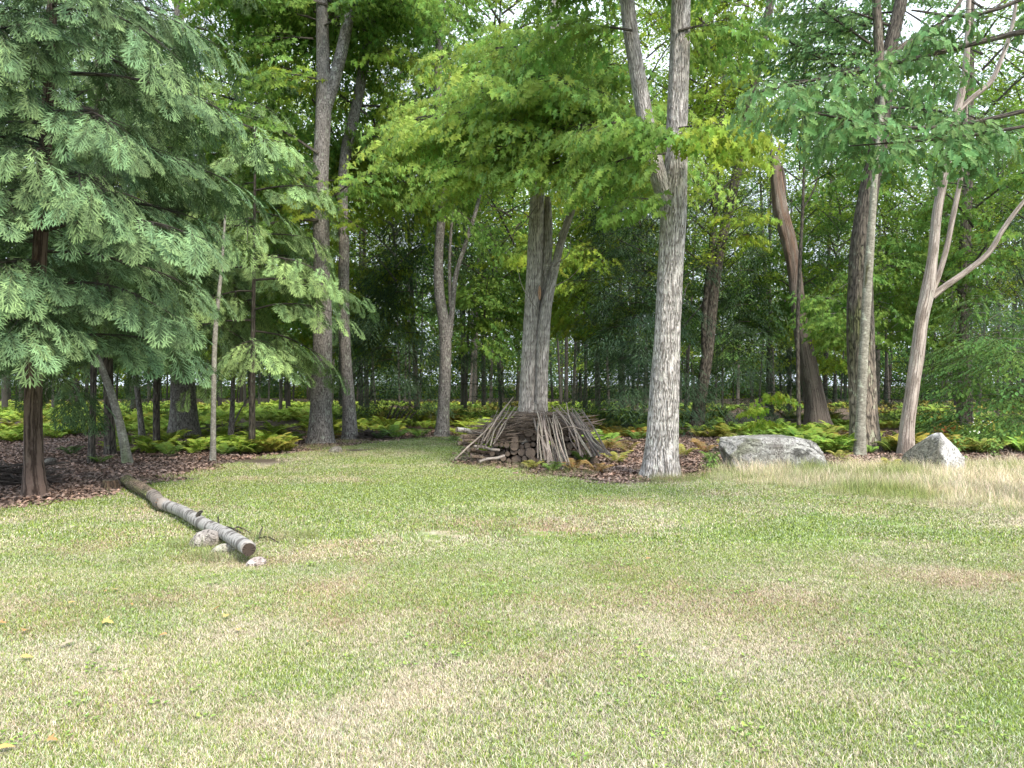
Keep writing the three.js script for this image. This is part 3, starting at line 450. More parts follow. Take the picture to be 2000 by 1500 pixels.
treeAt('grey_tree', 'straight grey trunk in shade right of the bleached dead tree', 'tree', 26, [[[1884, 845, 34], [1884, 780, 26], [1881, 650, 22], [1884, 500, 21], [1890, 350, 19], [1893, 180, 17], [1896, 0, 14]]], M.dark, { seed: 77, seg: 16, step: 0.25, flare: 0.4, tint: (h, a, w) => [w * 1.3, w * 1.3, w * 1.25] });

{ // the near oak whose trunk stands beyond the right edge of the picture; its boughs hang in front of the wood
  const o = thing('oak_tree', 'oak with large bluish green leaves reaching in from the upper right', 'tree', [8.6, 0, -8.6]);
  part('trunk', stemGeo([V(0, -0.2, 0), V(0.02, 1.5, 0), V(-0.05, 3.5, 0), V(0.1, 6, 0.1), V(0, 9, 0)], [0.3, 0.25, 0.22, 0.18, 0.1], { flare: 0.5, seed: 81 }), M.dark, o);
  const crown = new Copies(), r = rng(82), list = [];
  const limb = (a, b, c, r0) => { const pts = [a, a.clone().lerp(b, 0.5).add(V(0, 0.25, 0)), b, c].map((v) => local(v, o)); list.push([stemGeo(pts, [r0, r0 * 0.75, r0 * 0.5, r0 * 0.25], { seg: 8, step: 0.2, rough: 0.05, uRep: 1 })]); const cv = new THREE.CatmullRomCurve3(pts); return (t) => cv.getPoint(t); };
  const P1 = limb(V(8.5, 5.6, -8.6), at(1760, 120, 8.6), at(1480, 180, 8.7), 0.05), P2 = limb(V(8.5, 4.6, -8.6), at(1800, 250, 8.3), at(1530, 210, 8.5), 0.04), P3 = limb(V(8.6, 6.6, -8.5), at(1900, 30, 8.2), at(1780, 20, 8.4), 0.04), P4 = limb(V(8.5, 4.3, -8.6), at(1850, 270, 8.0), at(1660, 285, 8.3), 0.03);
  for (const [P, t0, n, l] of [[P1, 0.55, 13, 0.8], [P2, 0.55, 11, 0.65], [P3, 0.5, 5, 0.5], [P4, 0.6, 6, 0.5]])
    for (let i = 0; i < n; i++) { const t = t0 + (1.01 - t0) * i / n, wood = []; bough(wood, crown, P(Math.min(1, t)), r() * 6.28, l * (0.6 + 0.6 * r()), { rise: 0.1 + 0.2 * (r() - 0.4), droop: 0.25, r0: 0.008, r, color: LEAF.oak, fan: 0.35, gap: 0.26, scale: 0.85, tilt: 0.5, from: 0.3, amt: 0.35, yellow: 0.05, sprayDroop: 0.6, keep: 0.72, loose: 0.15 }); list.push(wood); }
  finishBoughs(o, list, M.dark);
  crown.build('crown', G.oak[1], M.leaf, o);
}

// ---------------------------------------------------------------- the wood behind, tree by tree
const LANDMARK = [[-400, 'the frame'], [74, 'the red-brown hemlock'], [254, 'the leaning pole'], [360, 'the flared hemlock'], [416, 'the pale sapling'], [625, 'the forked trunk'], [685, 'the bent trunk'], [862, 'the crooked trunk'], [1045, 'the woodpile tree'], [1290, 'the big pale maple'], [1360, 'the dark leaning trunk'], [1595, 'the broken snag'], [1690, 'the mossy trunk'], [1770, 'the bleached dead tree'], [1884, 'the grey shaded trunk']];
const ORD = ['first', 'second', 'third', 'fourth', 'fifth', 'sixth', 'seventh', 'eighth', 'ninth', 'tenth', 'eleventh', 'twelfth', 'thirteenth', 'fourteenth', 'fifteenth'];
const behind = [];                                           // {px, d, kind, o}
function bgProto(kind, seed, young = false) {                               // one tree, built at the origin: trunk and crown
  const r = rng(seed), g = new THREE.Group(), lean = (r() - 0.5) * 1.6, h = young ? 8.5 + 2 * r() : 17 + 5 * r(), crown = new Copies(), bend = (r() - 0.5) * 0.5;
  const axis = (y) => V(lean * (y / h) ** 1.3 + bend * Math.sin(y * 0.4), y, 0.4 * Math.sin(y * 0.3 + seed));
  const ys = young ? [-0.3, 0.5, 2, 4, 6, h] : [-0.3, 0.5, 2, 4, 7, 10, 14, h], r0 = young ? 0.08 : 0.13 + 0.07 * r(), geos = [stemGeo(ys.map(axis), ys.map((y) => r0 * (1 - 0.8 * Math.max(0, y) / h)), { seg: 10, step: 0.5, flare: 0.45, seed, uRep: 2, rough: 0.08 })];
  if (kind === 'hemlock') {
    for (let y = young ? 0.7 : 2.2 + r(); y < h - (young ? 0.3 : 1); y += young ? 0.23 : 0.27) { const f = y / h; bough(r() < 0.4 ? geos : null, crown, axis(y), r() * 6.283, (young ? 2.3 : 3.3) * (1.05 - 0.8 * f) * (0.6 + 0.5 * r()), { rise: 0.15, droop: 0.35, r0: 0.02, r, color: LEAF.deep, gap: 0.5, fan: 0.45, scale: 1.0, tilt: 0.3, amt: 0.35, from: 0.2 }); }
  } else {
    const col = { maple: LEAF.maple, bright: LEAF.bright, green: LEAF.beech }[kind], lo = 3.5 + 3 * r(), n = 30;
    for (let i = 0; i < n; i++) {
      const y = lerp(lo, h - 1, (i / n) ** 0.85), az = i * 2.4 + r(), len = (1.4 + 2.6 * r()) * (1 - 0.35 * (y / h)), s = axis(y), up = 0.25 + 0.5 * r();
      const e = s.clone().add(V(Math.sin(az) * len, up * len, Math.cos(az) * len)); geos.push(stemGeo([s, s.clone().lerp(e, 0.5).add(V(0, 0.1 * len, 0)), e], [r0 * 0.28, r0 * 0.18, r0 * 0.06], { seg: 5, step: len / 4, uRep: 1, rough: 0.03 }));
      const K = 5 + Math.floor(5 * r());
      for (let k = 0; k < K; k++) { const t = 0.35 + 0.75 * r(), q = s.clone().lerp(e, t).add(V((r() + r() - 1) * 1.0, (r() + r() - 1) * 0.55, (r() + r() - 1) * 1.0)), sc = 0.7 + 0.5 * r(); _q.setFromEuler(_e.set(0.5 * (r() - 0.5), r() * 6.28, 0.5 * (r() - 0.5))); crown.add(_m.compose(q, _q, V(sc, sc, sc)), shade(col, r, 0.25, 0.15)); }
    }
  }
  const bark = kind === 'hemlock' || seed % 3 ? M.dark : M.grey; part('trunk', geos[0], bark, g);
  if (geos.length > 1) part('limb', mergeGeometries(geos.slice(1)), bark, g, 'stuff');
  crown.build('crown', kind === 'hemlock' ? G.farHemlock[0] : kind === 'green' ? G.clump[seed % 2] : G.mapleClump[seed % 2], kind === 'hemlock' ? M.needle : M.leaf, g);
  return g;
}
const PROTO = { maple: [201, 202, 203].map((s) => bgProto('maple', s)), bright: [204, 205, 206].map((s) => bgProto('bright', s)), green: [207, 208, 209].map((s) => bgProto('green', s)), hemlock: [210, 211].map((s) => bgProto('hemlock', s)), young: [212, 213].map((s) => bgProto('hemlock', s, true)) };
{
  const r = rng(300), spots = [];
  // those whose trunks can be made out, then the fill
  for (const [px, d, k, s] of [[22, 24, 'hemlock', 0.6], [128, 30, 'hemlock', 0.8], [715, 34, 'bright', 1], [790, 26, 'hemlock', 0.8], [822, 29, 'hemlock', 1], [745, 31, 'hemlock', 0.75], [906, 34, 'green', 1], [940, 37, 'green', 0.9], [995, 35, 'maple', 1], [1130, 36, 'bright', 0.9], [1168, 38, 'green', 0.7], [1215, 25, 'hemlock', 0.5], [1250, 24, 'hemlock', 0.52], [1345, 31, 'hemlock', 0.6], [1440, 29, 'hemlock', 0.55], [560, 30, 'hemlock', 0.5], [1500, 33, 'hemlock', 0.6], [1620, 35, 'hemlock', 0.65], [1850, 30, 'hemlock', 0.5], [1425, 31, 'bright', 0.55], [1450, 38, 'maple', 0.9], [1640, 30, 'green', 0.6], [1722, 28, 'bright', 0.7], [1938, 29, 'green', 0.8], [1960, 34, 'hemlock', 0.6], [520, 33, 'bright', 0.9], [575, 38, 'bright', 1], [760, 40, 'bright', 1], [440, 27, 'maple', 0.85], [545, 29, 'bright', 0.9], [755, 28, 'bright', 0.85], [960, 27, 'maple', 0.8], [1165, 28, 'bright', 0.9], [1330, 29, 'maple', 0.9], [1395, 26, 'bright', 0.8], [1560, 30, 'bright', 0.9], [1650, 33, 'bright', 0.9], [1815, 28, 'maple', 0.85], [1955, 27, 'bright', 0.8], [300, 31, 'bright', 0.9], [120, 34, 'bright', 1], [1268, 26, 'bright', 0.9], [1212, 29, 'maple', 1], [992, 26, 'bright', 1], [1192, 27, 'young', 0.95], [1246, 25, 'young', 1.1], [1322, 27, 'young', 0.9], [1446, 28, 'young', 0.85], [1572, 34, 'young', 1.1], [1728, 30, 'young', 1], [1958, 25, 'young', 0.85], [735, 30, 'young', 1], [805, 29, 'young', 1.1], [928, 32, 'young', 1.1], [330, 33, 'young', 0.9], [1900, 24, 'maple', 0.95], [1992, 27, 'bright', 1], [470, 25, 'bright', 0.9]]) spots.push([px, d, k, s]);
  for (let i = 0; i < 42; i++) { const d = 30 + 36 * ((i * 0.618) % 1), px = -160 + 2320 * ((i * 0.7548 + 0.1) % 1), q = r(); if (d < 50 && ((px > 430 && px < 620) || (px > 1070 && px < 1230) || (px > 1440 && px < 1560) || (px > 720 && px < 800))) continue; if (spots.some(([p, dd]) => Math.abs(p - px) < 22 && Math.abs(dd - d) < 7)) continue; spots.push([px, d, q < 0.42 ? 'bright' : q < 0.72 ? 'maple' : q < 0.93 ? 'green' : 'hemlock', 0.75 + 0.4 * r()]); }
  spots.forEach(([px, d, kind, s], i) => {
    const list = PROTO[kind], first = !list.used, proto = list[i % list.length], o = proto.clone(); void first;
    const x = (px - 1000) / F * d; o.position.set(x, gh(x, -d), -d); o.rotation.y = r() * 6.28; o.scale.set(s, s * (0.9 + 0.2 * r()), s);
    o.name = numbered(kind === 'hemlock' || kind === 'young' ? 'hemlock_tree' : 'forest_tree'); scene.add(o); behind.push({ px, d, kind, s, o });
  });
  behind.sort((a, b) => a.px - b.px);
  LANDMARK.forEach(([x, left], i) => {
    const next = LANDMARK[i + 1], row = behind.filter((b) => b.px >= x && (!next || b.px < next[0]));
    const kinds = { hemlock: 'dark shady hemlock', young: 'low hemlock', bright: 'yellow-green tree', maple: 'mid-green maple', green: 'deep green tree' };
    for (const kind of Object.keys(kinds)) { const k = row.filter((b) => b.kind === kind); k.forEach((b, n) => tag(b.o, `background ${kinds[kind]}, ${k.length > 1 ? ORD[n] + ' from left ' : ''}${i === 0 ? 'left of ' + next[1] : next ? 'between ' + left.replace('the ', 'the ') + ' and ' + next[1] : 'right of ' + left}`, 'tree', 'trees of the wood behind')); }
  });
}
{ // thin poles and saplings between the bigger trunks, each with a few leaves near the top
  const r = rng(350), poles = [];
  for (let i = 0; i < 64; i++) { const d = 20.5 + 20 * ((i * 0.618 + 0.3) % 1), px = 30 + 1960 * ((i * 0.7548 + 0.02) % 1); if (d < 24 && px > 560 && px < 900) continue; if (d < 28 && ((px > 1335 && px < 1420) || (px > 1500 && px < 1610))) continue; poles.push([px, d]); }
  poles.sort((a, b) => a[0] - b[0]);
  const count = new Map();
  poles.forEach(([px, d]) => {
    const x = (px - 1000) / F * d, z = -d, h = 7 + 6 * r(), lean = (r() - 0.5) * 1.8, w = 0.022 + 0.035 * r() * r(), li = LANDMARK.findLastIndex(([q]) => q <= px), n = count.get(li) ?? 0; count.set(li, n + 1);
    const tone = r() < 0.45 ? 'pale' : 'dark', nm = LANDMARK[li + 1], o = thing('sapling', `${tone} pole, ${ORD[n]} from left ${li === 0 ? 'left of ' + nm[1] : nm ? 'between ' + LANDMARK[li][1] + ' and ' + nm[1] : 'right of ' + LANDMARK[li][1]}`, 'tree', [x, gh(x, z), z], 'thin poles of the wood');
    const ax = (y) => V(lean * (y / h) ** 1.4 + 0.12 * Math.sin(y * 0.9 + px), y, 0.1 * Math.sin(y * 0.7)), crown = new Copies(), geos = [];
    part('trunk', stemGeo([-0.1, 0.25 * h, 0.5 * h, 0.75 * h, h].map(ax), [w, w * 0.85, w * 0.7, w * 0.5, w * 0.2], { seg: 7, step: 0.4, flare: 0.3, seed: Math.round(px), uRep: 1 }), tone === 'dark' ? M.dark : M.smooth, o);
    const col = r() < 0.5 ? LEAF.bright : LEAF.maple;
    for (let k = 0; k < 9; k++) { const y = h * (0.55 + 0.45 * r()), wood = []; bough(wood, crown, ax(y), r() * 6.28, 0.6 + 0.9 * r(), { rise: 0.5 * r(), droop: 0.2, r0: w * 0.35, r, color: col, gap: 0.4, fan: 0.4, scale: 1.1, tilt: 0.6, amt: 0.3, yellow: 0.15, from: 0.4, sprayDroop: 0.4, loose: 0.2 }); geos.push(wood); }
    finishBoughs(o, geos, M.dark); crown.build('crown', G.maple[Math.floor(px) % 3], M.leaf, o);
  });
}
{ // the far wood as one mass, plus an added screen round the camera
  const r = rng(400), mass = new Copies();
  for (let i = 0; i < 8000; i++) { const d = r() < 0.55 ? 84 + 10 * r() : 58 + 26 * r(), x = (r() - 0.5) * 1.75 * d, y = (d > 84 ? -0.2 : 3.2) + 28 * Math.pow(r(), d > 84 ? 2.6 : 1.9), s = 1.9 + 1.2 * r(); _q.setFromEuler(_e.set(r() - 0.5, r() * 6.28, r() - 0.5)); mass.add(_m.compose(V(x, y, -d), _q, V(s, s, s)), shade(r() < 0.4 ? LEAF.bright : LEAF.beech, r, 0.3, 0.2)); }
  for (let i = 0; i < 1800; i++) { const a = -0.75 + (Math.PI + 1.5) * r(), d = 30 + 16 * r(), x = Math.cos(a) * d, z = Math.sin(a) * d, s = 1.8 + 1.3 * r(); if (z < -0.62 * Math.abs(x)) continue; mass.add(_m.compose(V(x, 0.3 + 17 * Math.pow(r(), 0.9), z), _q.setFromEuler(_e.set(r() - 0.5, r() * 6.28, r() - 0.5)), V(s, s, s)), shade(LEAF.beech, r, 0.3, 0.2)); }  // unseen foliage ring, added to cut low sky light from behind and sides
  const trunks = new Copies(); for (let i = 0; i < 230; i++) { const d = 38 + 44 * r(), x = (r() - 0.5) * 1.6 * d, w = 0.07 + 0.16 * r() * r(), k = 0.35 + 0.7 * r(); trunks.add(_m.compose(V(x, gh(x, -d), -d), _q.setFromEuler(_e.set(0.1 * (r() - 0.5), r() * 6.28, 0.14 * (r() - 0.5))), V(w, 8 + 10 * r(), w)), [0.11 * k, 0.098 * k, 0.088 * k]); }
  trunks.build('distant_trunk', new THREE.CylinderGeometry(0.35, 1, 1, 7, 3).translate(0, 0.5, 0), new THREE.MeshStandardMaterial({ roughness: 1 }), null, 'many slim trunks far back in the wood');
  mass.build('distant_wood_and_added_screen', G.clump[0], M.leaf, null, 'dense green foliage of the wood far behind the trees plus an added unseen light screen');
}
// understorey: young leafy saplings and shrubs, each with stem and leaves
{
  const r = rng(500), U = [];
  for (const [px, d, h, kind, label] of [
    [1470, 33, 6.5, 'beech', 'slender leafy sapling in the gap right of the dark leaning trunk'], [1420, 29, 5, 'beech', 'thin leafy sapling just right of the dark leaning trunk'], [1655, 24, 5, 'maple', 'young leafy maple left of the stout mossy trunk'],
    [1880, 21, 2.9, 'beech', 'spreading low tree with pale green tiers right of the dead tree'], [1950, 22, 4.2, 'beech', 'dark green layered shrub at the right edge of the wood'], [1990, 19.5, 3.0, 'beech', 'low dark green shrub at the far right edge'], [1745, 25, 6, 'maple', 'tall leafy sapling between the mossy trunk and the dead tree'],
    [1120, 28, 6, 'bright', 'yellow-green sapling right of the twin stemmed tree'], [1160, 33, 8, 'bright', 'pale green sapling far behind the woodpile'], [930, 27, 5.5, 'maple', 'young maple with spreading leaves left of the woodpile tree'], [980, 30, 6.5, 'maple', 'leafy maple sapling close left of the woodpile tree'], [745, 30, 6, 'bright', 'yellow-green sapling right of the slender bent trunk'],
    [585, 29, 6, 'bright', 'bright yellow-green sapling left of the tall forked trunk'], [540, 27, 5, 'maple', 'young leafy maple between the hemlocks and the forked trunk'], [470, 30, 7, 'bright', 'tall yellow-green sapling behind the pale sapling trunk'], [1235, 26, 4.6, 'beech', 'shadowy leafy sapling left of the big pale maple'], [1505, 31, 7.5, 'maple', 'tall green sapling left of the broken snag'],
    [1620, 28, 4, 'bright', 'small yellowish sapling right of the broken snag'], [1800, 27, 7, 'maple', 'tall leafy sapling behind the dead tree'], [700, 36, 7, 'bright', 'sunlit sapling behind the slender bent trunk'], [240, 30, 4, 'maple', 'green sapling behind the leaning grey pole'], [110, 29, 4, 'bright', 'yellowing sapling behind the red-brown hemlock'], [1050, 34, 8, 'bright', 'tall pale green sapling right behind the twin stems'], [1340, 33, 7, 'maple', 'leafy sapling in the gap behind the big pale maple'],
    [1500, 22, 1.7, 'bright', 'small yellow leaved seedling tree left of the thin mossy sapling'],
  ]) {
    const x = (px - 1000) / F * d, o = thing('sapling', label, 'tree', [x, gh(x, -d), -d]), crown = new Copies(), geos = [], sway = (r() - 0.5) * 0.8, low = h < 3.5;
    const ax = (y) => V(sway * (y / h) ** 1.5, y, 0.2 * Math.sin(y)); geos.push(stemGeo([-0.1, 0.3 * h, 0.6 * h, h].map(ax), [0.022 + 0.005 * h, 0.018 + 0.004 * h, 0.02, 0.006], { seg: 7, step: 0.3, flare: 0.2, seed: px, uRep: 1 }));
    const boughs = [];
    for (let y = low ? 0.55 : Math.max(2.2, 0.4 * h) + r(); y < h; y += low ? (px === 1500 ? 0.4 : 0.12) : 0.2) bough(boughs[boughs.push([]) - 1], crown, ax(y), r() * 6.28, (low ? (px === 1500 ? 0.5 : 1.3) : 0.9 + 0.2 * h * (1 - y / h)) * (0.5 + 0.7 * r()), { rise: 0.25 + (low ? 0 : 0.7 * (r() - 0.3)), droop: 0.25, r0: 0.009, r, color: { beech: LEAF.beech, maple: LEAF.maple, bright: LEAF.bright }[kind], gap: 0.36, fan: 0.5, scale: 1.1, tilt: low ? 0.25 : 0.6, amt: 0.25, yellow: 0.15, from: 0.2, sprayDroop: low ? 0.25 : 0.6, loose: low ? 0.1 : 0.35 });
    part('trunk', mergeGeometries(geos), M.grey, o); finishBoughs(o, boughs, M.grey);
    crown.build('crown', kind === 'beech' ? G.beech[px % 2] : G.maple[px % 3], M.leaf, o);
  }
}

// ---------------------------------------------------------------- ferns
const FROND = [901, 902, 903].map((s) => frondGeo(s)), frondMat = M.grass;
{
  const fern = (seed) => { const r = rng(seed), gs = []; for (let i = 0; i < 7; i++) { const g = FROND[i % 3].clone(), s = 0.7 + 0.5 * r(); g.scale(s, s, s); g.rotateZ((r() - 0.5) * 0.3); g.rotateY(i * 0.9 + r()); gs.push(g); } return mergeGeometries(gs); };
  const r = rng(910), bed = new Copies();
  for (let i = 0; i < 7500; i++) {
    const d = 17.5 + 42 * Math.pow(r(), 1.1), px = -60 + 2120 * r(), x = (px - 1000) / F * d, z = -d;
    if (onLawn(x, z + 0.6) || inside(TALL, x, z)) continue;
    if (d < 24 && px < 640 && fbm(x * 0.5 + 7, z * 0.5 + 9, 3) < 0.55) continue;
    if (d < 22 && px > 560 && px < 900) continue;
    if (d < 18.5 && px > 960 && px < 1140) continue;
    if (fbm(x * 0.55 + 3, z * 0.55 + 2, 3, 256, 256, 6) < (px > 1200 ? 0.54 : d < 30 ? 0.50 : 0.40)) continue;
    const s = 0.42 + 0.5 * r(), yl = fbm(x * 0.4 + 60, z * 0.4 + 22, 3, 256, 256, 7), right = px > 1330 ? 0.10 : 0; _q.setFromEuler(_e.set(0.2 * (r() - 0.5), r() * 6.28, 0.2 * (r() - 0.5)));
    bed.add(_m.compose(V(x, gh(x, z) - 0.02, z), _q, V(s, s * (0.8 + 0.5 * r()), s)), shade(mix3(px < 1150 ? [0.30, 0.41, 0.065] : LEAF.fern, r() < 0.12 ? [0.30, 0.15, 0.05] : [0.34, 0.30, 0.06], smooth(0.52 - right, 0.80 - right, yl)), r, 0.25, 0.1));
  }
  bed.build('fern_bed', fern(905), M.turf, null, 'ferns covering the floor of the wood, green with yellow and rust patches');
  const fernThing = (px, py, s, col, label, seed) => {
    const [x, z] = onGround(px, py), o = thing('fern', label, 'fern', [x, gh(x, z), z], 'ferns at the lawn edge'), q = rng(seed), m = new THREE.MeshPhysicalMaterial({ vertexColors: true, roughness: 0.95, transmission: 0.3, thickness: 0, specularIntensity: 0.3, side: THREE.DoubleSide, color: new THREE.Color().setRGB(...col) });
    for (let i = 0; i < 8; i++) { const f = part('frond', FROND[i % 3], m, o), k = s * (0.75 + 0.5 * q()); f.scale.set(k, k, k); f.rotation.set(0, i * 0.8 + q(), (q() - 0.5) * 0.4, 'YXZ'); }
  };
  const gF = [0.16, 0.27, 0.05], yF = [0.36, 0.36, 0.08], oF = [0.30, 0.20, 0.07], dF = [0.09, 0.16, 0.045];
  [[1040, 916, 0.55, yF, 'yellow-green fern at the front foot of the woodpile'], [1078, 922, 0.5, gF, 'fresh green fern before the front bundle of sticks'], [1143, 905, 0.75, gF, 'upright fern between the woodpile and its right bundle of sticks'], [1120, 918, 0.5, oF, 'orange fern at the foot of the front bundle of sticks'], [1165, 925, 0.55, oF, 'rust coloured fern right of the woodpile'], [1205, 905, 0.65, yF, 'low yellow fern between the woodpile and the big maple'], [1225, 885, 0.8, [0.25, 0.2, 0.06], 'brownish fern left of the big pale maple'], [1185, 880, 0.8, [0.28, 0.22, 0.06], 'tan fern just behind the right bundle of sticks'], [1245, 862, 0.85, gF, 'tall green fern behind the big pale maple'],
    [1335, 892, 0.6, yF, 'bright yellow fern right of the big pale maple'], [1375, 885, 0.7, oF, 'rusty fern left of the long boulder'], [1390, 900, 0.5, gF, 'broad green fern at the left end of the long boulder'], [1440, 868, 0.8, yF, 'pale fern rising behind the long boulder, left part'], [1575, 866, 0.7, gF, 'green fern showing over the long boulder, right part'], [1640, 898, 0.6, yF, 'yellowing fern between the long boulder and the mossy trunk'], [1660, 908, 0.4, [0.3, 0.28, 0.07], 'small withered fern by the foot of the mossy trunk'], [1735, 915, 0.5, yF, 'small yellow fern left of the round boulder'],
    [1930, 885, 0.7, [0.3, 0.33, 0.08], 'light green fern right of the round boulder'], [1985, 878, 0.8, [0.3, 0.26, 0.07], 'tan fern at the right edge'],
    [195, 905, 0.6, gF, 'green fern under the slim hemlocks'], [140, 890, 0.6, dF, 'dark fern right of the red-brown trunk'], [330, 893, 0.75, gF, 'fresh green fern in the leaf litter before the flared trunk'], [440, 890, 0.65, gF, 'green fern right of the pale sapling trunk'], [505, 872, 0.7, gF, 'pale green fern beneath the young hemlock'], [580, 862, 0.65, gF, 'bright fern left of the tall forked trunk'], [770, 858, 0.85, gF, 'broad green fern left of the crooked trunk'], [820, 856, 0.85, [0.17, 0.30, 0.05], 'bright green fern touching the crooked trunk'], [740, 860, 0.6, dF, 'small dark fern right of the slender bent trunk'], [885, 862, 0.5, gF, 'small fern at the left end of the woodpile'],
  ].forEach(([px, py, s, c, l], i) => fernThing(px, py, s, c, l, 920 + i));
}

// ---------------------------------------------------------------- boulders and stones
function boulder(name, label, pos, size, seed, f, detail = 40, col = () => [1, 1, 1], group) {
  const g = new THREE.IcosahedronGeometry(1, detail), p = g.attributes.position, c = new Float32Array(p.count * 3);
  for (let i = 0; i < p.count; i++) {
    const v = V(p.getX(i), p.getY(i), p.getZ(i)), q = f(v.clone()), n = 0.16 * (fbm3(v.x * 1.6 + 9, v.y * 1.6 + 9, v.z * 1.6 + 9, 4, seed) - 0.5) + 0.05 * (fbm3(v.x * 7 + 9, v.y * 7 + 9, v.z * 7 + 9, 3, seed + 3) - 0.5);
    q.addScaledVector(v, n); p.setXYZ(i, q.x * size[0], q.y * size[1], q.z * size[2]); c.set(col(v, q), i * 3);
  }
  g.setAttribute('color', new THREE.BufferAttribute(c, 3)); g.computeVertexNormals();
  const uv = g.attributes.uv, nm = g.attributes.normal;      // box projection in metres, chosen per triangle
  for (let i = 0; i < p.count; i += 3) { const n = [0, 1, 2].map((k) => Math.abs(nm.getComponent(i, k) + nm.getComponent(i + 1, k) + nm.getComponent(i + 2, k))), a = n[1] > n[0] && n[1] > n[2] ? 1 : n[0] > n[2] ? 0 : 2; for (let k = i; k < i + 3; k++) { const x = p.getX(k), y = p.getY(k), z = p.getZ(k); uv.setXY(k, (a === 0 ? z : x) / 0.9 + a * 0.31, (a === 1 ? z : y) / 0.9); } }
  const o = thing(name, label, name === 'boulder' ? 'boulder' : 'stone', pos, group); part('rock', g, M.rock, o); return o;
}
const facet = (q, planes) => { for (const [x, y, z, d] of planes) { const n = V(x, y, z).normalize(), k = q.dot(n) - d; if (k > 0) q.addScaledVector(n, -k * 0.92); } return q; };
const sq = (v, e) => { const s = (x) => Math.sign(x) * Math.pow(Math.abs(x), e); return V(s(v.x), s(v.y), s(v.z)); };
{
  const [x1, z1] = onGround(1519, 916), spots = (v, q) => { const k = smooth(0.50, 0.58, fbm3(q.x * 4.5 + 4, q.y * 4.5 + 4, q.z * 4.5 + 4, 4, 12)) * smooth(0.0, 0.4, q.x), s = smooth(0.12, 0.02, Math.abs(q.x - 0.05 + 0.1 * (fbm3(1, q.y * 4, 2, 2) - 0.5))) * smooth(-0.1, 0.5, q.y), m = smooth(0.45, 0.6, fbm3(q.x * 3 + 1, q.y * 3, q.z * 3, 4, 14)) * Math.max(smooth(0.0, -0.8, q.x), smooth(0.55, 0.9, q.y)); return mix3(mix3(mix3([1.1, 1.1, 1.1], [0.2, 0.2, 0.19], k * 0.85), [0.35, 0.29, 0.26], s * 0.8), [0.4, 0.43, 0.26], m * 0.8); };
  boulder('boulder', 'long low grey boulder with flat top and dark stains behind the dry grass', [x1, 0.12, z1 - 0.45], [1.02, 0.50, 0.55], 5, (v) => { const q = sq(v, 0.42); q.y = Math.min(q.y, 0.92 - 0.10 * q.x * q.x - (q.x > 0.35 ? 0.28 * (q.x - 0.35) : 0)); if (q.x < -0.7) q.x += 0.16 * (1 - q.y); return facet(q, [[0, 0.55, 0.83, 1.02], [-0.3, 0.1, 0.95, 0.86], [0.25, 0.05, 0.97, 0.84], [0.75, 0.5, 0.4, 0.92], [-0.8, 0.5, 0.3, 1.0]]); }, 48, spots);
  const [x2, z2] = onGround(1844, 918);
  boulder('boulder', 'rounded pale grey boulder peaked on its right, darker at the left', [x2, 0.06, z2 - 0.3], [0.58, 0.60, 0.5], 6, (v) => { const q = sq(v, 0.75); const pk = Math.exp(-(((q.x - 0.25) / 0.55) ** 2)); if (q.y > -0.2) q.y = -0.2 + (q.y + 0.2) * (0.60 + 0.44 * pk); return facet(q, [[-0.75, 0.62, 0.2, 0.60], [0.72, 0.62, 0.3, 0.80], [0.15, 0.55, 0.82, 0.74], [-0.45, 0.3, 0.84, 0.74], [0.9, 0, 0.42, 0.84], [0.3, 0.1, 0.95, 0.8]]); }, 48, (v, q) => { const k = smooth(0.10, -0.14, q.x + 0.5 * (fbm3(q.x * 3 + 4, q.y * 3 + 4, q.z * 3 + 4, 3, 22) - 0.5)); return mix3([1.5, 1.5, 1.53], [0.26, 0.26, 0.19], k * 0.9); });  // vertex colour turns much darker towards the left side
  const stone = (px, py, s, seed, tint, label) => { const [x, z] = onGround(px, py); boulder('stone', label, [x, s[1] * 0.25, z], s, seed, (v) => { const q = v.clone(); q.x += 0.25 * q.y; return q; }, 14, () => tint); };
  stone(400, 1066, [0.15, 0.13, 0.12], 31, [0.95, 0.87, 0.83], 'grey brown stone on the lawn beside the birch log');
  stone(436, 1078, [0.11, 0.065, 0.07], 32, [1.25, 1.2, 1.05], 'small pale stone against the birch log');
  stone(500, 1103, [0.085, 0.055, 0.08], 33, [1.25, 1.08, 1.04], 'small pinkish stone under the sawn end of the birch log');
  stone(655, 884, [0.16, 0.12, 0.14], 34, [0.7, 0.66, 0.6], 'small dull stone at the lawn edge before the forked trunk');
  stone(97, 905, [0.12, 0.09, 0.1], 35, [0.5, 0.45, 0.4], 'small dark stone right behind the red-brown trunk');
}

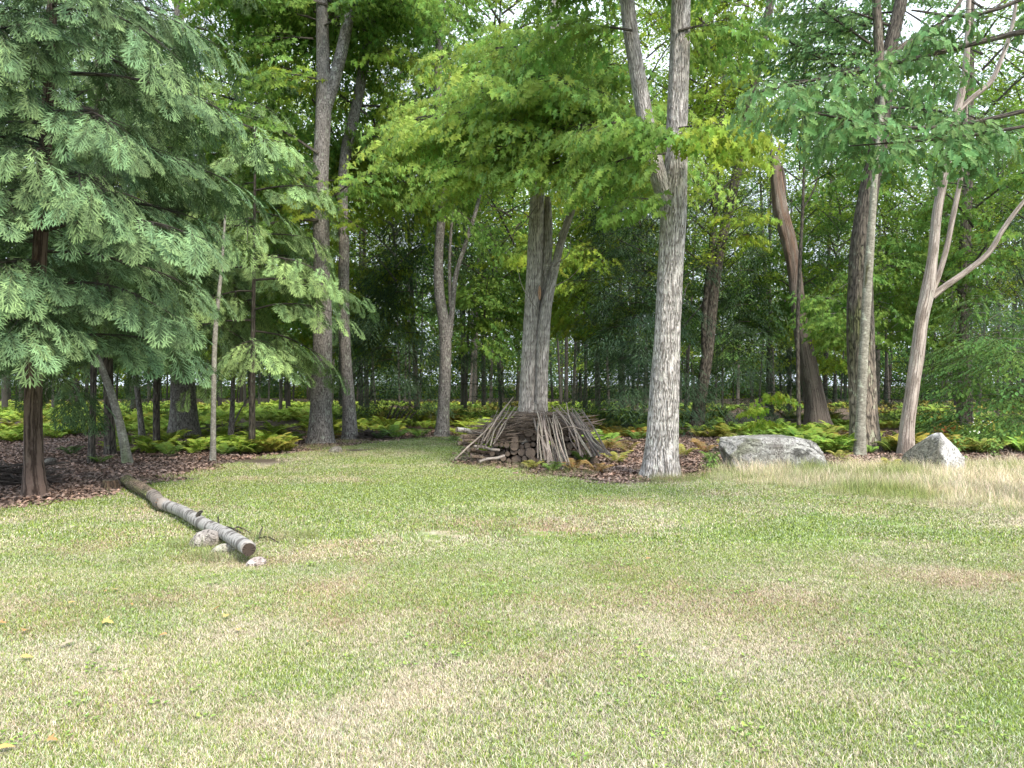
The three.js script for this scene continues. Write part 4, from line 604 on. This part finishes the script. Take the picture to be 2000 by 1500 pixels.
// ---------------------------------------------------------------- the fallen birch log
{
  const P = (px, py, h, d) => { const dd = d ?? groundDist(py); return V((px - 1000) / F * dd, h, -dd); };
  const a = onGround(245, 950), b = onGround(487, 1103), o = thing('birch_log', 'fallen white birch log lying across the lawn, mossy at its far end', 'log', [0, 0, 0]);
  const L = (t, side = 0) => { const x = lerp(a[0], b[0], t), z = lerp(a[1], b[1], t); return V(x + 0.035 * Math.sin(t * 9) + 0.022 * Math.sin(t * 23 + 1) + side, 0, z); };
  const seg = (t0, t1, r0, r1, h0, h1, mat, seed, tint, name, side0 = 0, side1 = 0) => { const pts = [0, 1, 2, 3, 4, 5, 6].map((i) => { const k = i / 6, v = L(lerp(t0, t1, k), lerp(side0, side1, k)); v.y = lerp(h0, h1, k) + 0.012 * Math.sin(k * 9 + seed); return v; }); return part(name, stemGeo(pts, [0, 1, 2, 3, 4, 5, 6].map((k) => lerp(r0, r1, k / 6)), { seg: 26, step: 0.05, rough: 0.08, seed, uRep: 1, tint, cap: true }), mat, o); };
  const moss = (h, an, w, len) => { const k = smooth(0.35, 0.6, fbm3(Math.cos(an) + 3, Math.sin(an) + 3, len * 2, 3, 17)); return mix3([w * 0.75, w * 0.62, w * 0.5], [w * 0.55, w * 0.62, w * 0.28], k); };
  seg(0.0, 0.30, 0.09, 0.086, 0.09, 0.10, M.grey, 91, moss, 'mossy_section').userData.label = 'dark mossy far section of the log';
  seg(0.295, 0.475, 0.079, 0.075, 0.10, 0.11, M.birch, 92, (h, an, w) => [w * 0.6, w * 0.55, w * 0.51], 'bark');
  seg(0.47, 1.0, 0.067, 0.063, 0.10, 0.135, M.birch, 93, (h, an, w, len) => { const k = smooth(0.03, 0.0, Math.abs(len - 1.25)) * 0.6; return [w * 0.82 * (1 - k), w * 0.82 * (1 - k), w * 0.82 * (1 - k)]; }, 'bark', 0.05, 0.0);
  const e = L(1), dir = L(1).sub(L(0.96)).normalize(), disc = new THREE.CircleGeometry(0.058, 24); const cut = part('cut_end', disc, M.cutDark ??= new THREE.MeshStandardMaterial({ map: M.cut.map, bumpMap: M.cut.bumpMap, bumpScale: 0.006, roughness: 1, color: new THREE.Color().setRGB(0.32, 0.3, 0.3) }), o); cut.position.copy(e).addScaledVector(dir, 0.006).setY(0.135); cut.lookAt(cut.position.clone().add(dir));
  const s = L(0.465), br = rng(94);
  for (let i = 0; i < 7; i++) { const an = br() * 6.28, q = V(s.x + 0.07 * Math.cos(an), 0.11 + 0.07 * Math.sin(an), s.z); part('splinter', new THREE.ConeGeometry(0.013, 0.14, 5).rotateX(Math.PI / 2 + (br() - 0.5)).translate(q.x, q.y, q.z), M.splinter ??= new THREE.MeshStandardMaterial({ color: new THREE.Color().setRGB(0.34, 0.19, 0.10), roughness: 0.95 }), o); }
  const k = L(0.72); part('branch_stub', stemGeo([V(k.x, 0.18, k.z), V(k.x + 0.03, 0.22, k.z + 0.02), V(k.x + 0.06, 0.235, k.z + 0.04)], [0.025, 0.02, 0.016], { seg: 8, step: 0.02, uRep: 1, cap: true }), M.dark, o);
  const twig = (label, pts, r0) => { const q = thing('dead_twig', label, 'twig', [pts[0].x, 0, pts[0].z], 'dead twigs by the birch log'); part('wood', stemGeo(pts.map((v) => V(v.x - pts[0].x, v.y, v.z - pts[0].z)), pts.map((_, i) => r0 * (1 - 0.18 * i)), { seg: 6, step: 0.04, uRep: 1, rough: 0.1, cap: true }), M.dark, q); };
  twig('short dead twig standing upright beyond the birch log', [P(428, 1036, 0), P(427, 1036, 0.08), P(426, 1036, 0.15)], 0.014);
  twig('dead twig lying right behind the birch log', [P(430, 1036, 0.04), P(450, 1040, 0.05), P(475, 1048, 0.03)], 0.013);
  twig('forked dead twig near the sawn end of the birch log', [P(505, 1056, 0.01), P(509, 1052, 0.07), P(512, 1050, 0.10)], 0.012);
  twig('thin bent twig lying on dry grass right of the birch log', [P(500, 1056, 0.02), P(520, 1056, 0.04), P(545, 1064, 0.02)], 0.009);
  twig('dark broken twig between the two upright twigs', [P(455, 1046, 0.02), P(462, 1042, 0.07), P(470, 1040, 0.05), P(488, 1046, 0.03)], 0.012);
  const [sx, sz] = onGround(216, 954), st = thing('tree_stump', 'low rotten stump at the far end of the birch log', 'stump', [sx, 0, sz]);
  part('bark', stemGeo([V(0, -0.1, 0), V(0, 0.05, 0), V(0, 0.13, 0)], [0.13, 0.11, 0.09], { seg: 20, step: 0.03, flare: 0.3, rough: 0.2, cap: true, uRep: 1, tint: (h, an, w) => [w * 0.7, w * 0.55, w * 0.45] }), M.dark, st);
}

// ---------------------------------------------------------------- the woodpile
{
  const Z = -15.55, X = (px) => (px - 1000) / F * 15.5, r = rng(600), ROW = ['bottom', 'second', 'third', 'fourth', 'fifth', 'top'];
  const endGeo = new THREE.CircleGeometry(1, 18), barkGeos = [0, 1, 2, 3].map((k) => stemGeo([V(0, 0, 0), V(0.02, 0.01, -0.33), V(0, 0.02, -0.66), V(0, 0, -1)], [1, 1, 1, 1].map((x) => 0.1 * x), { seg: 16, step: 0.12, rough: 0.12, seed: 610 + k, uRep: 1 }));
  const dk = M.log = new THREE.MeshStandardMaterial({ map: M.grey.map, bumpMap: M.grey.bumpMap, bumpScale: 0.015, roughness: 0.95, vertexColors: true, color: new THREE.Color().setRGB(0.85, 0.70, 0.58) });
  const mkLog = (x, y, z, rad, len, ry, label) => { const o = thing('firewood_log', label, 'log', [x, y, z], 'logs stacked in the woodpile'); o.rotation.set(0, ry, 0); const b = part('bark', barkGeos[Math.floor(r() * 4)], dk, o); b.scale.set(rad / 0.1, rad / 0.1, len); b.rotation.z = r() * 6.28; const c = part('cut_end', endGeo, M.cut, o); c.scale.set(rad * 0.93, rad * 0.93, 1); c.position.z = 0.008; c.rotation.z = r() * 6.28; return o; };
  let y = 0.075;
  [[945, 1155], [952, 1158], [962, 1152], [975, 1148], [990, 1140], [1005, 1125]].forEach(([l, rt], row) => {
    let px = l + r() * 4, n = 0; const list = [];
    while (px < rt) { const rad = 0.05 + 0.065 * r() * r(); px += rad / 15.5 * F * 0.97; list.push([X(px), rad]); px += rad / 15.5 * F * 0.97; }
    list.forEach(([x, rad], k) => { const skip = false; if (skip) return; n++; mkLog(x, y + (r() - 0.5) * 0.07, Z + 0.28 * (r() - 0.5) - row * 0.06, rad, 1.15 + 0.3 * r(), 0.35 * (r() - 0.5), `sawn log in the ${ROW[row]} row of the woodpile, ${k < list.length / 2 ? ORD[k] + ' from left' : ORD[list.length - 1 - k] + ' from right'}`); });
    y += 0.135;
  });
  // logs and thick branches poking out to the left, lying along the pile
  const side = (label, a, b, r0, r1, mat, tint) => { const A = at(a[0], a[1], a[2]), B = at(b[0], b[1], b[2]), o = thing('branch_log', label, 'log', A.toArray(), 'branches poking out of the woodpile'), e = B.clone().sub(A), d = e.clone().normalize(); part('bark', stemGeo([V(0, 0, 0), e.clone().multiplyScalar(0.35).add(V(0, 0.015, 0)), e.clone().multiplyScalar(0.7).add(V(0, -0.01, 0)), e], [r0, r0, lerp(r0, r1, 0.6), r1], { seg: 14, step: 0.08, rough: 0.12, seed: a[0], uRep: 1, tint }), mat, o); const c = part('cut_end', endGeo, M.cut, o); c.scale.set(r0 * 0.94, r0 * 0.94, 1); c.position.copy(d).multiplyScalar(-0.004); c.lookAt(c.getWorldPosition(V(0, 0, 0)).sub(d)); };
  side('white birch log sticking out at the upper left of the woodpile', [892, 839, 15.5], [950, 850, 16.0], 0.048, 0.04, M.birch);
  side('thick branch just under the white birch log, left of the woodpile', [902, 853, 15.4], [950, 858, 15.9], 0.05, 0.045, dk); side('pale ended branch low on the left of the woodpile', [897, 866, 15.3], [950, 872, 15.9], 0.04, 0.04, dk); side('short thick branch at the lower left of the woodpile', [915, 879, 15.2], [950, 884, 15.8], 0.045, 0.04, dk); side('slim branch between the birch log and the pale branch', [905, 860, 15.25], [950, 864, 15.7], 0.03, 0.03, dk);
  side('crooked branch lying at the lowest left edge of the woodpile', [920, 892, 15.1], [965, 897, 15.4], 0.035, 0.03, dk); side('broken branch lying in front at the left foot of the woodpile', [935, 902, 14.9], [985, 890, 15.3], 0.03, 0.025, M.dead); side('stub of pale branch under the left poles', [925, 872, 15.1], [975, 879, 15.5], 0.03, 0.028, M.dead);
  // sticks that lean on the pile: [foot px, foot py, foot distance] to [head px, head py, head distance]
  const stick = (label, group, pts, r0, m, w) => { const A = pts[0], o = thing('stick', label, 'stick', A.toArray(), group); part('wood', stemGeo(pts.map((p) => p.clone().sub(A)), pts.map((_, i) => r0 * (1 - 0.45 * i / (pts.length - 1))), { seg: 8, step: 0.09, rough: 0.14, seed: 3 + Math.floor(r() * 50), uRep: 1, cap: true, tint: () => w }), m, o); };
  const bundle = (name, group, n, foot, head, r0, r1) => { for (let i = 0; i < n; i++) {
    const t = n > 1 ? i / (n - 1) : 0.5, f = foot(t, r), h = head(t, r); f[0] += 16 * (r() - 0.5); h[0] += 26 * (r() - 0.5); h[1] += 16 * (r() - 0.35); const A = at(...f), B = at(...h), mid = A.clone().lerp(B, 0.35 + 0.1 * r()).add(V((r() - 0.5) * 0.13, 0.02, 0.03 * r())), m2 = A.clone().lerp(B, 0.7).add(V((r() - 0.5) * 0.12, 0.03, 0.02)), k = 0.6 + 0.75 * r();
    stick(`${name}, ${i < n / 2 ? ORD[i] + ' from left' : ORD[n - 1 - i] + ' from right'}`, group, [A, mid, m2, B], lerp(r0, r1, r() * r() * 1.3), r() < 0.65 ? M.dead : M.smooth, [k * 0.76, k * 0.72, k * 0.70]);
  } };
  bundle('weathered stick leaning in the front bundle on the woodpile', 'sticks of the front bundle', 20, (t, q) => [1058 + 56 * Math.pow(t, 0.8) + 8 * (q() - 0.5), 893 + 24 * Math.sin(Math.PI * Math.min(1, t * 0.8)) + 5 * q(), 14.5 - 0.3 * q()], (t, q) => [1040 + 62 * (0.75 * t + 0.25 * q()), 788 + 26 * q() + 14 * t * t, 15.3 + 0.1 * q()], 0.011, 0.032);
  bundle('thin stick leaning in the right bundle of the woodpile', 'sticks of the right bundle', 30, (t, q) => [1140 + 50 * t + 4 * q(), 884 + 10 * q(), 15.2 - 0.3 * q()], (t, q) => [1090 + 42 * t + 10 * (q() - 0.5), 786 + 22 * q() + 14 * t, 15.4], 0.012, 0.027);
  bundle('bare pole leaning in the left bundle of the woodpile', 'poles of the left bundle', 9, (t, q) => [925 + 40 * t + 10 * q(), 880 - 14 * t, 15.05], (t, q) => [970 + 38 * t, 800 - 24 * t + 14 * q(), 15.7], 0.010, 0.017);
  stick('long pale pole reaching lowest at the left front of the woodpile', undefined, [at(888, 898, 14.7), at(915, 872, 15.0), at(950, 840, 15.3), at(990, 790, 15.6)], 0.018, M.dead, [1, 0.95, 0.9]);
  stick('highest pole of the left bundle, ending in a sharp point', undefined, [at(945, 862, 15.1), at(968, 822, 15.3), at(990, 792, 15.5), at(1003, 775, 15.6)], 0.017, M.dead, [1, 0.93, 0.86]);
  stick('lone upright twig on top of the woodpile', undefined, [at(1068, 815, 15.5), at(1066, 790, 15.55), at(1065, 770, 15.6)], 0.011, M.dead, [0.9, 0.85, 0.8]);
  stick('crooked stick lying across the right bundle of the woodpile', undefined, [at(1095, 838, 15.0), at(1115, 833, 15.0), at(1140, 840, 15.0), at(1158, 843, 15.0)], 0.013, M.dead, [0.9, 0.85, 0.8]);
  stick('fallen pale stick on the grass before the woodpile', undefined, [at(935, 915, 14.5), at(945, 909, 14.6), at(958, 908, 14.7)], 0.012, M.dead, [1, 0.9, 0.8]);
  // brush on top
  const gs = []; for (let i = 0; i < 520; i++) { const px = 952 + 178 * r(), u = (px - 1052) / 105, top = 803 + 40 * u * u + 12 * r(), lowy = top + 30 * Math.pow(r(), 1.6), d = 15.45 + 0.8 * r(), a = at(px, lowy, d), an = (r() - 0.5) * 1.3 + (r() < 0.5 ? 0 : Math.PI), l = 0.25 + 0.5 * r(), e = a.clone().add(V(Math.cos(an) * l, Math.sin(an) * l * 0.5 * r() + 0.05 * (r() - 0.5), (r() - 0.5) * 0.5)); gs.push(stemGeo([a, a.clone().lerp(e, 0.5).add(V(0, 0.05 * (r() - 0.3), 0)), e], [0.009, 0.007, 0.003].map((k) => k * (0.7 + 0.8 * r())), { seg: 4, step: 0.2, uRep: 1, rough: 0, tint: () => { const k = 0.4 + 0.9 * r(); return [k, k * 0.88, k * 0.78]; } })); }
  const br = thing('brush_heap', 'tangle of thin dead twigs heaped on top of the woodpile', 'brush'); const bm = part('twig_tangle', mergeGeometries(gs), M.dead, br, 'stuff'); void bm;
}
// brush piles in the wood
{
  const r = rng(700);
  for (const [px, py, w, h, label] of [[1620, 905, 0, 0, ''], [535, 852, 2.3, 0.3, 'low heap of dead brush left of the tall forked trunk'], [425, 848, 1.4, 0.3, 'heap of dead branches behind the pale sapling'], [718, 858, 0.9, 0.25, 'small heap of dark brush by the slender bent trunk'], [20, 945, 1.4, 0.3, 'dark brush heap at the left edge behind the lawn'], [345, 880, 1.5, 0.2, 'low heap of sticks before the flared trunk']]) {
    if (!w) continue; const [x, z] = onGround(px, py), gs = [];
    for (let i = 0; i < 150; i++) { const u = r() + r() - 1, a = V(u * w / 2, h * (1 - u * u) * r() * 0.9 + 0.02, (r() - 0.5) * 0.9), an = r() * 6.28, l = 0.3 + 0.5 * r(), e = a.clone().add(V(Math.cos(an) * l, (r() - 0.4) * 0.25, Math.sin(an) * l)); e.y = Math.max(0.01, e.y); gs.push(stemGeo([a, a.clone().lerp(e, 0.5), e], [0.013, 0.010, 0.004], { seg: 4, step: 0.3, uRep: 1, rough: 0, tint: () => { const k = 0.2 + 0.45 * r(); return [k, k * 0.9, k * 0.85]; } })); }
    const o = thing('brush_heap', label, 'brush', [x, gh(x, z), z]); part('twig_tangle', mergeGeometries(gs), M.dead, o, 'stuff');
  }
  // stack of split boards leaning in the wood
  const [x, z] = onGround(775, 836);
  for (let i = 0; i < 6; i++) { const o = thing('plank', `old plank leaning against the shaded hemlock, ${ORD[i]} from left`, 'plank', [x - 0.5 + 0.17 * i, gh(x, z), z], 'planks leaning in the wood'); part('wood', stemGeo([V(0, -0.02, 0), V(0.18, 0.4, -0.05), V(0.36, 0.82 - 0.05 * i, -0.1)], [0.035, 0.035, 0.03], { seg: 5, step: 0.2, uRep: 1, rough: 0.05, cap: true }), M.dark, o); }
}

// ---------------------------------------------------------------- ground cover: litter, grass
{
  const T = new Tris(), r = rng(800);                        // a handful of curled dead leaves
  for (let i = 0; i < 22; i++) { _m.makeRotationFromEuler(_e.set((r() - 0.5) * 1.2, r() * 6.28, (r() - 0.5) * 1.0, 'YXZ')); _m.setPosition((r() - 0.5) * 0.42, 0.012 + 0.03 * r(), (r() - 0.5) * 0.42); const k = 0.45 + 1.1 * r(), q = r(); leaf(T, 'oval', _m, 0.055 + 0.045 * r(), q < 0.3 ? [k * 1.25, k * 1.05, k] : [k, k * 0.86, k * 0.8], 0.5, 0.5); }
  const g = T.geo(), cover = new Copies();
  for (let i = 0; i < 6500; i++) {
    const d = 9 + 17 * Math.pow(r(), 0.9), px = -120 + 2240 * r(), x = (px - 1000) / F * d, z = -d;
    if (onLawn(x, z + 0.1)) continue;
    if (inside(TALL, x, z) && r() < 0.9) continue;
    const s = 0.8 + 0.5 * r(); _q.setFromEuler(_e.set(0, r() * 6.28, 0)); cover.add(_m.compose(V(x, gh(x, z) - 0.01, z), _q, V(s, s, s)), shade([0.24, 0.20, 0.178], r, 0.35, 0.08));
  }
  cover.build('leaf_litter', g, M.litter, null, 'fallen brown leaves covering the ground under the trees');
}
{ // lawn grass in tufts, greener or drier by place
  const tuft = (n, rad, h, w, seed, lean) => { const T = new Tris(), r = rng(seed); for (let i = 0; i < n; i++) { const a = r() * 6.28, d = rad * Math.sqrt(r()), x = Math.cos(a) * d, z = Math.sin(a) * d, b = r() * 6.28, hh = h * (0.5 + 0.7 * r()), l = lean * hh * (0.3 + r()), dx = Math.cos(b), dz = Math.sin(b), ww = w * (0.7 + 0.6 * r()), q = r(), k = 0.6 + 0.8 * r(), c = q < 0.25 ? [1.6 * k, 1.4 * k, 1.75 * k] : q < 0.5 ? [0.85 * k, 1.05 * k, 0.8 * k] : [k, k, k], c1 = c.map((u) => u * 0.8);
    const p0 = [x - dz * ww, 0, z + dx * ww], p1 = [x + dz * ww, 0, z - dx * ww], m0 = [x + dx * l * 0.4 - dz * ww * 0.8, hh * 0.6, z + dz * l * 0.4 + dx * ww * 0.8], m1 = [x + dx * l * 0.4 + dz * ww * 0.8, hh * 0.6, z + dz * l * 0.4 - dx * ww * 0.8], e = [x + dx * l, hh, z + dz * l];
    T.tri(p0, p1, m0, c1); T.tri(p1, m1, m0, c); T.tri(m0, m1, e, c); } return T.geo(); };
  // round patches of blades in a few mixtures of green, pale and straw; the place decides which mixture grows there
  const r = rng(813), LV = 6;
  const patch = (n, R, h, w, lv, red, seed) => { const T = new Tris(), r = rng(seed), p = 0.05 + 0.80 * lv / (LV - 1); for (let i = 0; i < n; i++) {
    const a = r() * 6.28, d = R * Math.pow(r(), 0.62), x = Math.cos(a) * d, z = Math.sin(a) * d, b = r() * 6.28, hh = h * (0.4 + 0.8 * r()), l = 1.35 * hh * (0.3 + r()), dx = Math.cos(b), dz = Math.sin(b), ww = w * (0.6 + 0.8 * r()), k = 0.55 + 0.9 * r();
    const cl = smooth(0.35, 0.65, n2(x * 16 + 40, z * 16 + 40 + seed)) - 0.5, t = r() < p + cl * 0.55 * (1 - Math.abs(2 * p - 1)) ? mix3(STRAW, BROWN, Math.min(1, red * (0.4 + 0.6 * r()) + 0.3 * r() * r())) : r() < 0.28 ? PALE : mix3(GREEN, [0.33, 0.40, 0.075], r()), c = t.map((u) => u * k * 0.86), c1 = c.map((u) => u * 0.65);
    const p0 = [x - dz * ww, -0.012, z + dx * ww], p1 = [x + dz * ww, -0.012, z - dx * ww], m0 = [x + dx * l * 0.4 - dz * ww * 0.8, hh * 0.6, z + dz * l * 0.4 + dx * ww * 0.8], m1 = [x + dx * l * 0.4 + dz * ww * 0.8, hh * 0.6, z + dz * l * 0.4 - dx * ww * 0.8];
    T.tri(p0, p1, m0, c1); T.tri(p1, m1, m0, c); T.tri(m0, m1, [x + dx * l, hh, z + dz * l], c); } return T.geo(); };
  const lawnGrass = new THREE.Group(); lawnGrass.name = 'lawn_grass'; lawnGrass.userData = { kind: 'stuff', label: 'short mown lawn grass, green blades mixed with pale straw' }; scene.add(lawnGrass);
  const lists = new Map(), put = (kind, d, px) => { const x = (px - 1000) / F * d, z = -d; if (!onLawn(x, z) || r() < 1.3 * bareness(x, z) - 0.1) return; const lv = Math.min(LV - 1, Math.max(0, Math.round(dryness(x, z) * (LV - 1) + (r() - 0.5) * 0.7))), red = reddish(x, z) > 0.3 ? 1 : 0, key = `${kind}${lv}${red}`; if (!lists.has(key)) lists.set(key, [new Copies(), kind, lv, red]); const s = 0.85 + 0.3 * r(); _q.setFromEuler(_e.set(0, r() * 6.28, 0)); lists.get(key)[0].add(_m.compose(V(x, gh(x, z), z), _q, V(s, s, s)), shade([1, 1, 1], r, 0.10, 0.04)); };
  for (let i = 0; i < 1000; i++) put('near', Math.sqrt(2 ** 2 + (7.6 ** 2 - 2 ** 2) * ((i * 0.5698403 + 0.02 * r()) % 1)), -120 + 2240 * ((i * 0.7548777 + 0.02 * r()) % 1));
  for (let i = 0; i < 3200; i++) put('far', Math.sqrt(7.2 ** 2 + (24 ** 2 - 7.2 ** 2) * ((i * 0.5698403 + 0.02 * r()) % 1)), -100 + 2200 * ((i * 0.7548777 + 0.02 * r()) % 1));
  let gs = 0; for (const [list, kind, lv, red] of lists.values()) { const o = list.build('blades', kind === 'near' ? patch(1350, 0.28, 0.022, 0.0016, lv, red, 830 + gs++) : patch(800, 0.42, 0.026, 0.0032, lv, red, 830 + gs++), M.turf, lawnGrass); void o; }
  const T = new Tris(); for (let i = 0; i < 9; i++) { _m.makeRotationFromEuler(_e.set(0.5 * (r() - 0.5), i * 0.7 + r(), 0.5 * r(), 'YXZ')); _m.setPosition((r() - 0.5) * 0.05, 0.012 + 0.012 * r(), (r() - 0.5) * 0.05); leaf(T, 'oval', _m, 0.013 + 0.014 * r(), vary(r, 0.3)); }
  const weed = new Copies(); for (let i = 0; i < 1700; i++) { const d = Math.sqrt(2.5 ** 2 + (11 ** 2 - 2.5 ** 2) * r()), px = -80 + 2160 * r(), x = (px - 1000) / F * d, z = -d; if (!onLawn(x, z) || fbm(x * 1.3 + 5, z * 1.3 + 9, 3, 256, 256, 15) < 0.52) continue; _q.setFromEuler(_e.set(0, r() * 6.28, 0)); const s = 0.7 + 0.6 * r(); weed.add(_m.compose(V(x, gh(x, z), z), _q, V(s, s, s)), shade([0.20, 0.31, 0.075], r, 0.25, 0.1)); }
  weed.build('lawn_weed', T.geo(), M.turf, null, 'low broad leaved weeds growing through the lawn');
  // tall dry grass before the boulders, and wisps round the trunks
  const high = tuft(30, 0.2, 0.27, 0.0016, 815, 0.9), tall = new Copies();
  for (let i = 0; i < 4000; i++) { const d = 9 + 7.5 * r(), px = 1300 + 760 * r(), x = (px - 1000) / F * d, z = -d; if (!inside(TALL, ...jit(x, z))) continue; const s = (0.45 + 0.6 * r()) * (inside(TALL, ...jit(x, z + 0.7)) ? 1 : 0.5) * (inside(TALL, ...jit(x, z + 1.6)) ? 1 : 0.7), g = fbm(x * 0.9 + 31, z * 0.9 + 7, 3, 256, 256, 35); _q.setFromEuler(_e.set(0, r() * 6.28, 0)); tall.add(_m.compose(V(x, gh(x, z) - 0.01, z), _q, V(s, s, s)), shade(mix3([0.62, 0.56, 0.37], [0.28, 0.34, 0.11], smooth(0.46, 0.66, g)), r, 0.2, 0.08)); }
  for (const [px, py, w, n] of [[1290, 938, 0.55, 60], [1330, 935, 0.4, 40], [625, 876, 0.6, 45], [685, 866, 0.5, 40], [862, 860, 0.5, 40], [960, 912, 0.8, 40], [1100, 925, 0.8, 40], [440, 1090, 0.35, 30], [560, 1050, 0.4, 34], [380, 1068, 0.3, 22], [660, 890, 1.2, 50]]) { const [cx, cz] = onGround(px, py); for (let i = 0; i < n; i++) { const a = r() * 6.28, k = Math.sqrt(r()), x = cx + Math.cos(a) * k * w, z = cz + Math.sin(a) * k * w * 0.5 + 0.05, s = 0.3 + 0.35 * r(); tall.add(_m.compose(V(x, gh(x, z) - 0.01, z), _q.setFromEuler(_e.set(0, r() * 6.28, 0)), V(s, s, s)), shade(mix3([0.38, 0.33, 0.19], [0.16, 0.24, 0.07], r()), r, 0.2, 0.08)); } }
  tall.build('tall_grass', high, M.turf, null, 'tall dry straw coloured grass along the wood edge and in wisps round trunks');
}
// fallen leaves on the lawn, one by one
{
  const mk = (shape, seed) => { const T = new Tris(); _m.identity(); leaf(T, shape, _m, 1, [1, 1, 1], 0.35, 0.35); return T.geo(); }, geos = [mk('oval', 1), mk('maple', 2)], r = rng(850);
  const mats = { yellow: [0.52, 0.36, 0.12], orange: [0.42, 0.23, 0.09], pale: [0.33, 0.28, 0.20] };
  for (const k of Object.keys(mats)) mats[k] = new THREE.MeshPhysicalMaterial({ color: new THREE.Color().setRGB(...mats[k]), vertexColors: true, roughness: 0.8, side: THREE.DoubleSide });
  for (const [px, py, w, c, label] of [[12, 1472, 30, 'yellow', 'large yellow fallen leaf at the lower left corner of the lawn'], [52, 1294, 20, 'yellow', 'yellow fallen leaf standing on edge at the left of the lawn'], [103, 1458, 18, 'orange', 'small orange leaf right of the large yellow leaf'], [4, 1226, 14, 'orange', 'orange leaf at the left edge of the lawn'], [140, 1187, 12, 'yellow', 'small yellow leaf alone left of the leaf pair'], [205, 1162, 12, 'orange', 'orange leaf, left one of a pair on the lawn'], [226, 1157, 17, 'yellow', 'yellow leaf, right one of a pair on the lawn'], [256, 1188, 12, 'orange', 'faded orange leaf below the leaf pair'], [318, 1249, 16, 'orange', 'tan curled leaf in the middle of the left lawn'], [445, 1210, 20, 'yellow', 'pale yellow leaf right of the tan curled leaf'], [466, 1240, 18, 'yellow', 'yellow leaf just below the pale yellow leaf'], [424, 1192, 15, 'orange', 'thin orange leaf just above the pale yellow leaf'], [603, 1262, 15, 'orange', 'orange leaf farthest right of the left lawn leaves'], [211, 1224, 20, 'yellow', 'flat greenish yellow leaf on the left lawn'], [48, 1240, 13, 'orange', 'brown leaf above the upright yellow leaf'], [130, 1268, 22, 'pale', 'pale dry leaf right of the upright yellow leaf'], [1028, 1137, 11, 'pale', 'whitish leaf on the lawn middle'], [1508, 1118, 11, 'pale', 'whitish leaf on the right lawn'], [1268, 1098, 14, 'orange', 'brown curled leaf on the lawn before the big maple'], [918, 1100, 10, 'orange', 'small orange leaf above the whitish middle leaf'], [1306, 1294, 8, 'pale', 'tiny white leaf on the lower lawn']]) {
    const [x, z] = onGround(px, py), s = 1.1 * w / F * groundDist(py), o = thing('fallen_leaf', label, 'leaf', [x, gh(x, z) + 0.03, z], 'fallen leaves on the lawn'); const m = part('blade', geos[Math.floor(r() * 2)], mats[c], o); m.scale.set(s, s, s); m.rotation.set((r() - 0.5) * 0.9, r() * 6.28, 0.3 * r(), 'YXZ'); m.position.set(-s / 2 * Math.cos(m.rotation.y), 0.01, s / 2 * Math.sin(m.rotation.y));
  }
}
{ // crumbs of bare soil showing in the turf
  const r = rng(870), m = new THREE.MeshStandardMaterial({ color: new THREE.Color().setRGB(0.12, 0.092, 0.072), roughness: 1 });
  for (const [px, py, w, label] of [[1012, 1326, 0.13, 'dark bare soil spot in the middle of the near lawn'], [862, 1301, 0.14, 'dark bare soil spot left of the middle soil spot'], [1080, 1018, 0.35, 'worn brown soil patch in the lawn before the woodpile'], [800, 1030, 0.3, 'worn soil patch in the lawn left of the middle']]) {
    const [x, z] = onGround(px, py), gs = []; for (let i = 0; i < 46; i++) { const a = r() * 6.28, d = w * (0.2 + 1.1 * Math.pow(r(), 1.2)), g = new THREE.IcosahedronGeometry(0.004 + 0.007 * r() * r(), 0); g.scale(1.3, 0.7, 1); g.rotateY(r() * 6); g.translate(Math.cos(a) * d, 0.006 + 0.008 * r(), Math.sin(a) * d * 0.7); gs.push(g); }
    const o = thing('soil_patch', label, 'bare soil', [x, gh(x, z), z]); part('clods', mergeGeometries(gs), m, o, 'stuff');
  }
}
{ // asters and leafy weeds by the round boulder
  const r = rng(860), petal = new THREE.MeshStandardMaterial({ color: new THREE.Color().setRGB(0.75, 0.75, 0.7), roughness: 0.8 });
  [[1868, 896, 'leafy weed right behind the round boulder'], [1895, 884, 'white flowering weed behind the round boulder'], [1918, 880, 'tallest white flowering weed right of the round boulder'], [1942, 892, 'leafy green weed right of the white flowers'], [1392, 916, 'broad leaved green plant at the left foot of the long boulder']].forEach(([px, py, label], i) => {
    const [x, z] = onGround(px, py), o = thing('weed_plant', label, 'plant', [x, gh(x, z), z], 'weeds by the boulders'), T = new Tris(), h = i === 2 ? 0.7 : 0.5;
    for (let k = 0; k < 90; k++) { const y = h * r(), a = r() * 6.28, d = 0.20 * r(); _m.makeRotationFromEuler(_e.set(0.6 * (r() - 0.5), a, -0.3, 'YXZ')); _m.setPosition(Math.cos(a) * d, y * (i === 4 ? 0.5 : 1), -Math.sin(a) * d); leaf(T, 'oval', _m, 0.06 + 0.05 * r(), vary(r).map((c, q) => c * [0.17, 0.30, 0.07][q])); }
    part('foliage', T.geo(), M.grass, o, 'stuff');
    const st = []; for (let k = 0; k < 5; k++) { const a = k * 1.3; st.push(stemGeo([V(0, -0.02, 0), V(0.06 * Math.cos(a), h * 0.6, 0.06 * Math.sin(a)), V(0.16 * Math.cos(a), h * (0.9 + 0.2 * r()), 0.16 * Math.sin(a))], [0.005, 0.004, 0.002], { seg: 4, step: 0.2, uRep: 1, rough: 0, tint: () => [0.4, 0.6, 0.25] })); }
    part('stem', mergeGeometries(st), M.smooth, o);
    if (i === 1 || i === 2) for (let k = 0; k < 7; k++) { const a = r() * 6.28, f = part('flower', new THREE.CircleGeometry(0.016, 7).rotateX(-1.1), petal, o); f.position.set(0.18 * Math.cos(a), h * (0.85 + 0.25 * r()), 0.18 * Math.sin(a)); }
  });
}
scene.traverse((o) => { if (o.isMesh) { o.castShadow = true; o.receiveShadow = true; } });
renderer.render(scene, camera);
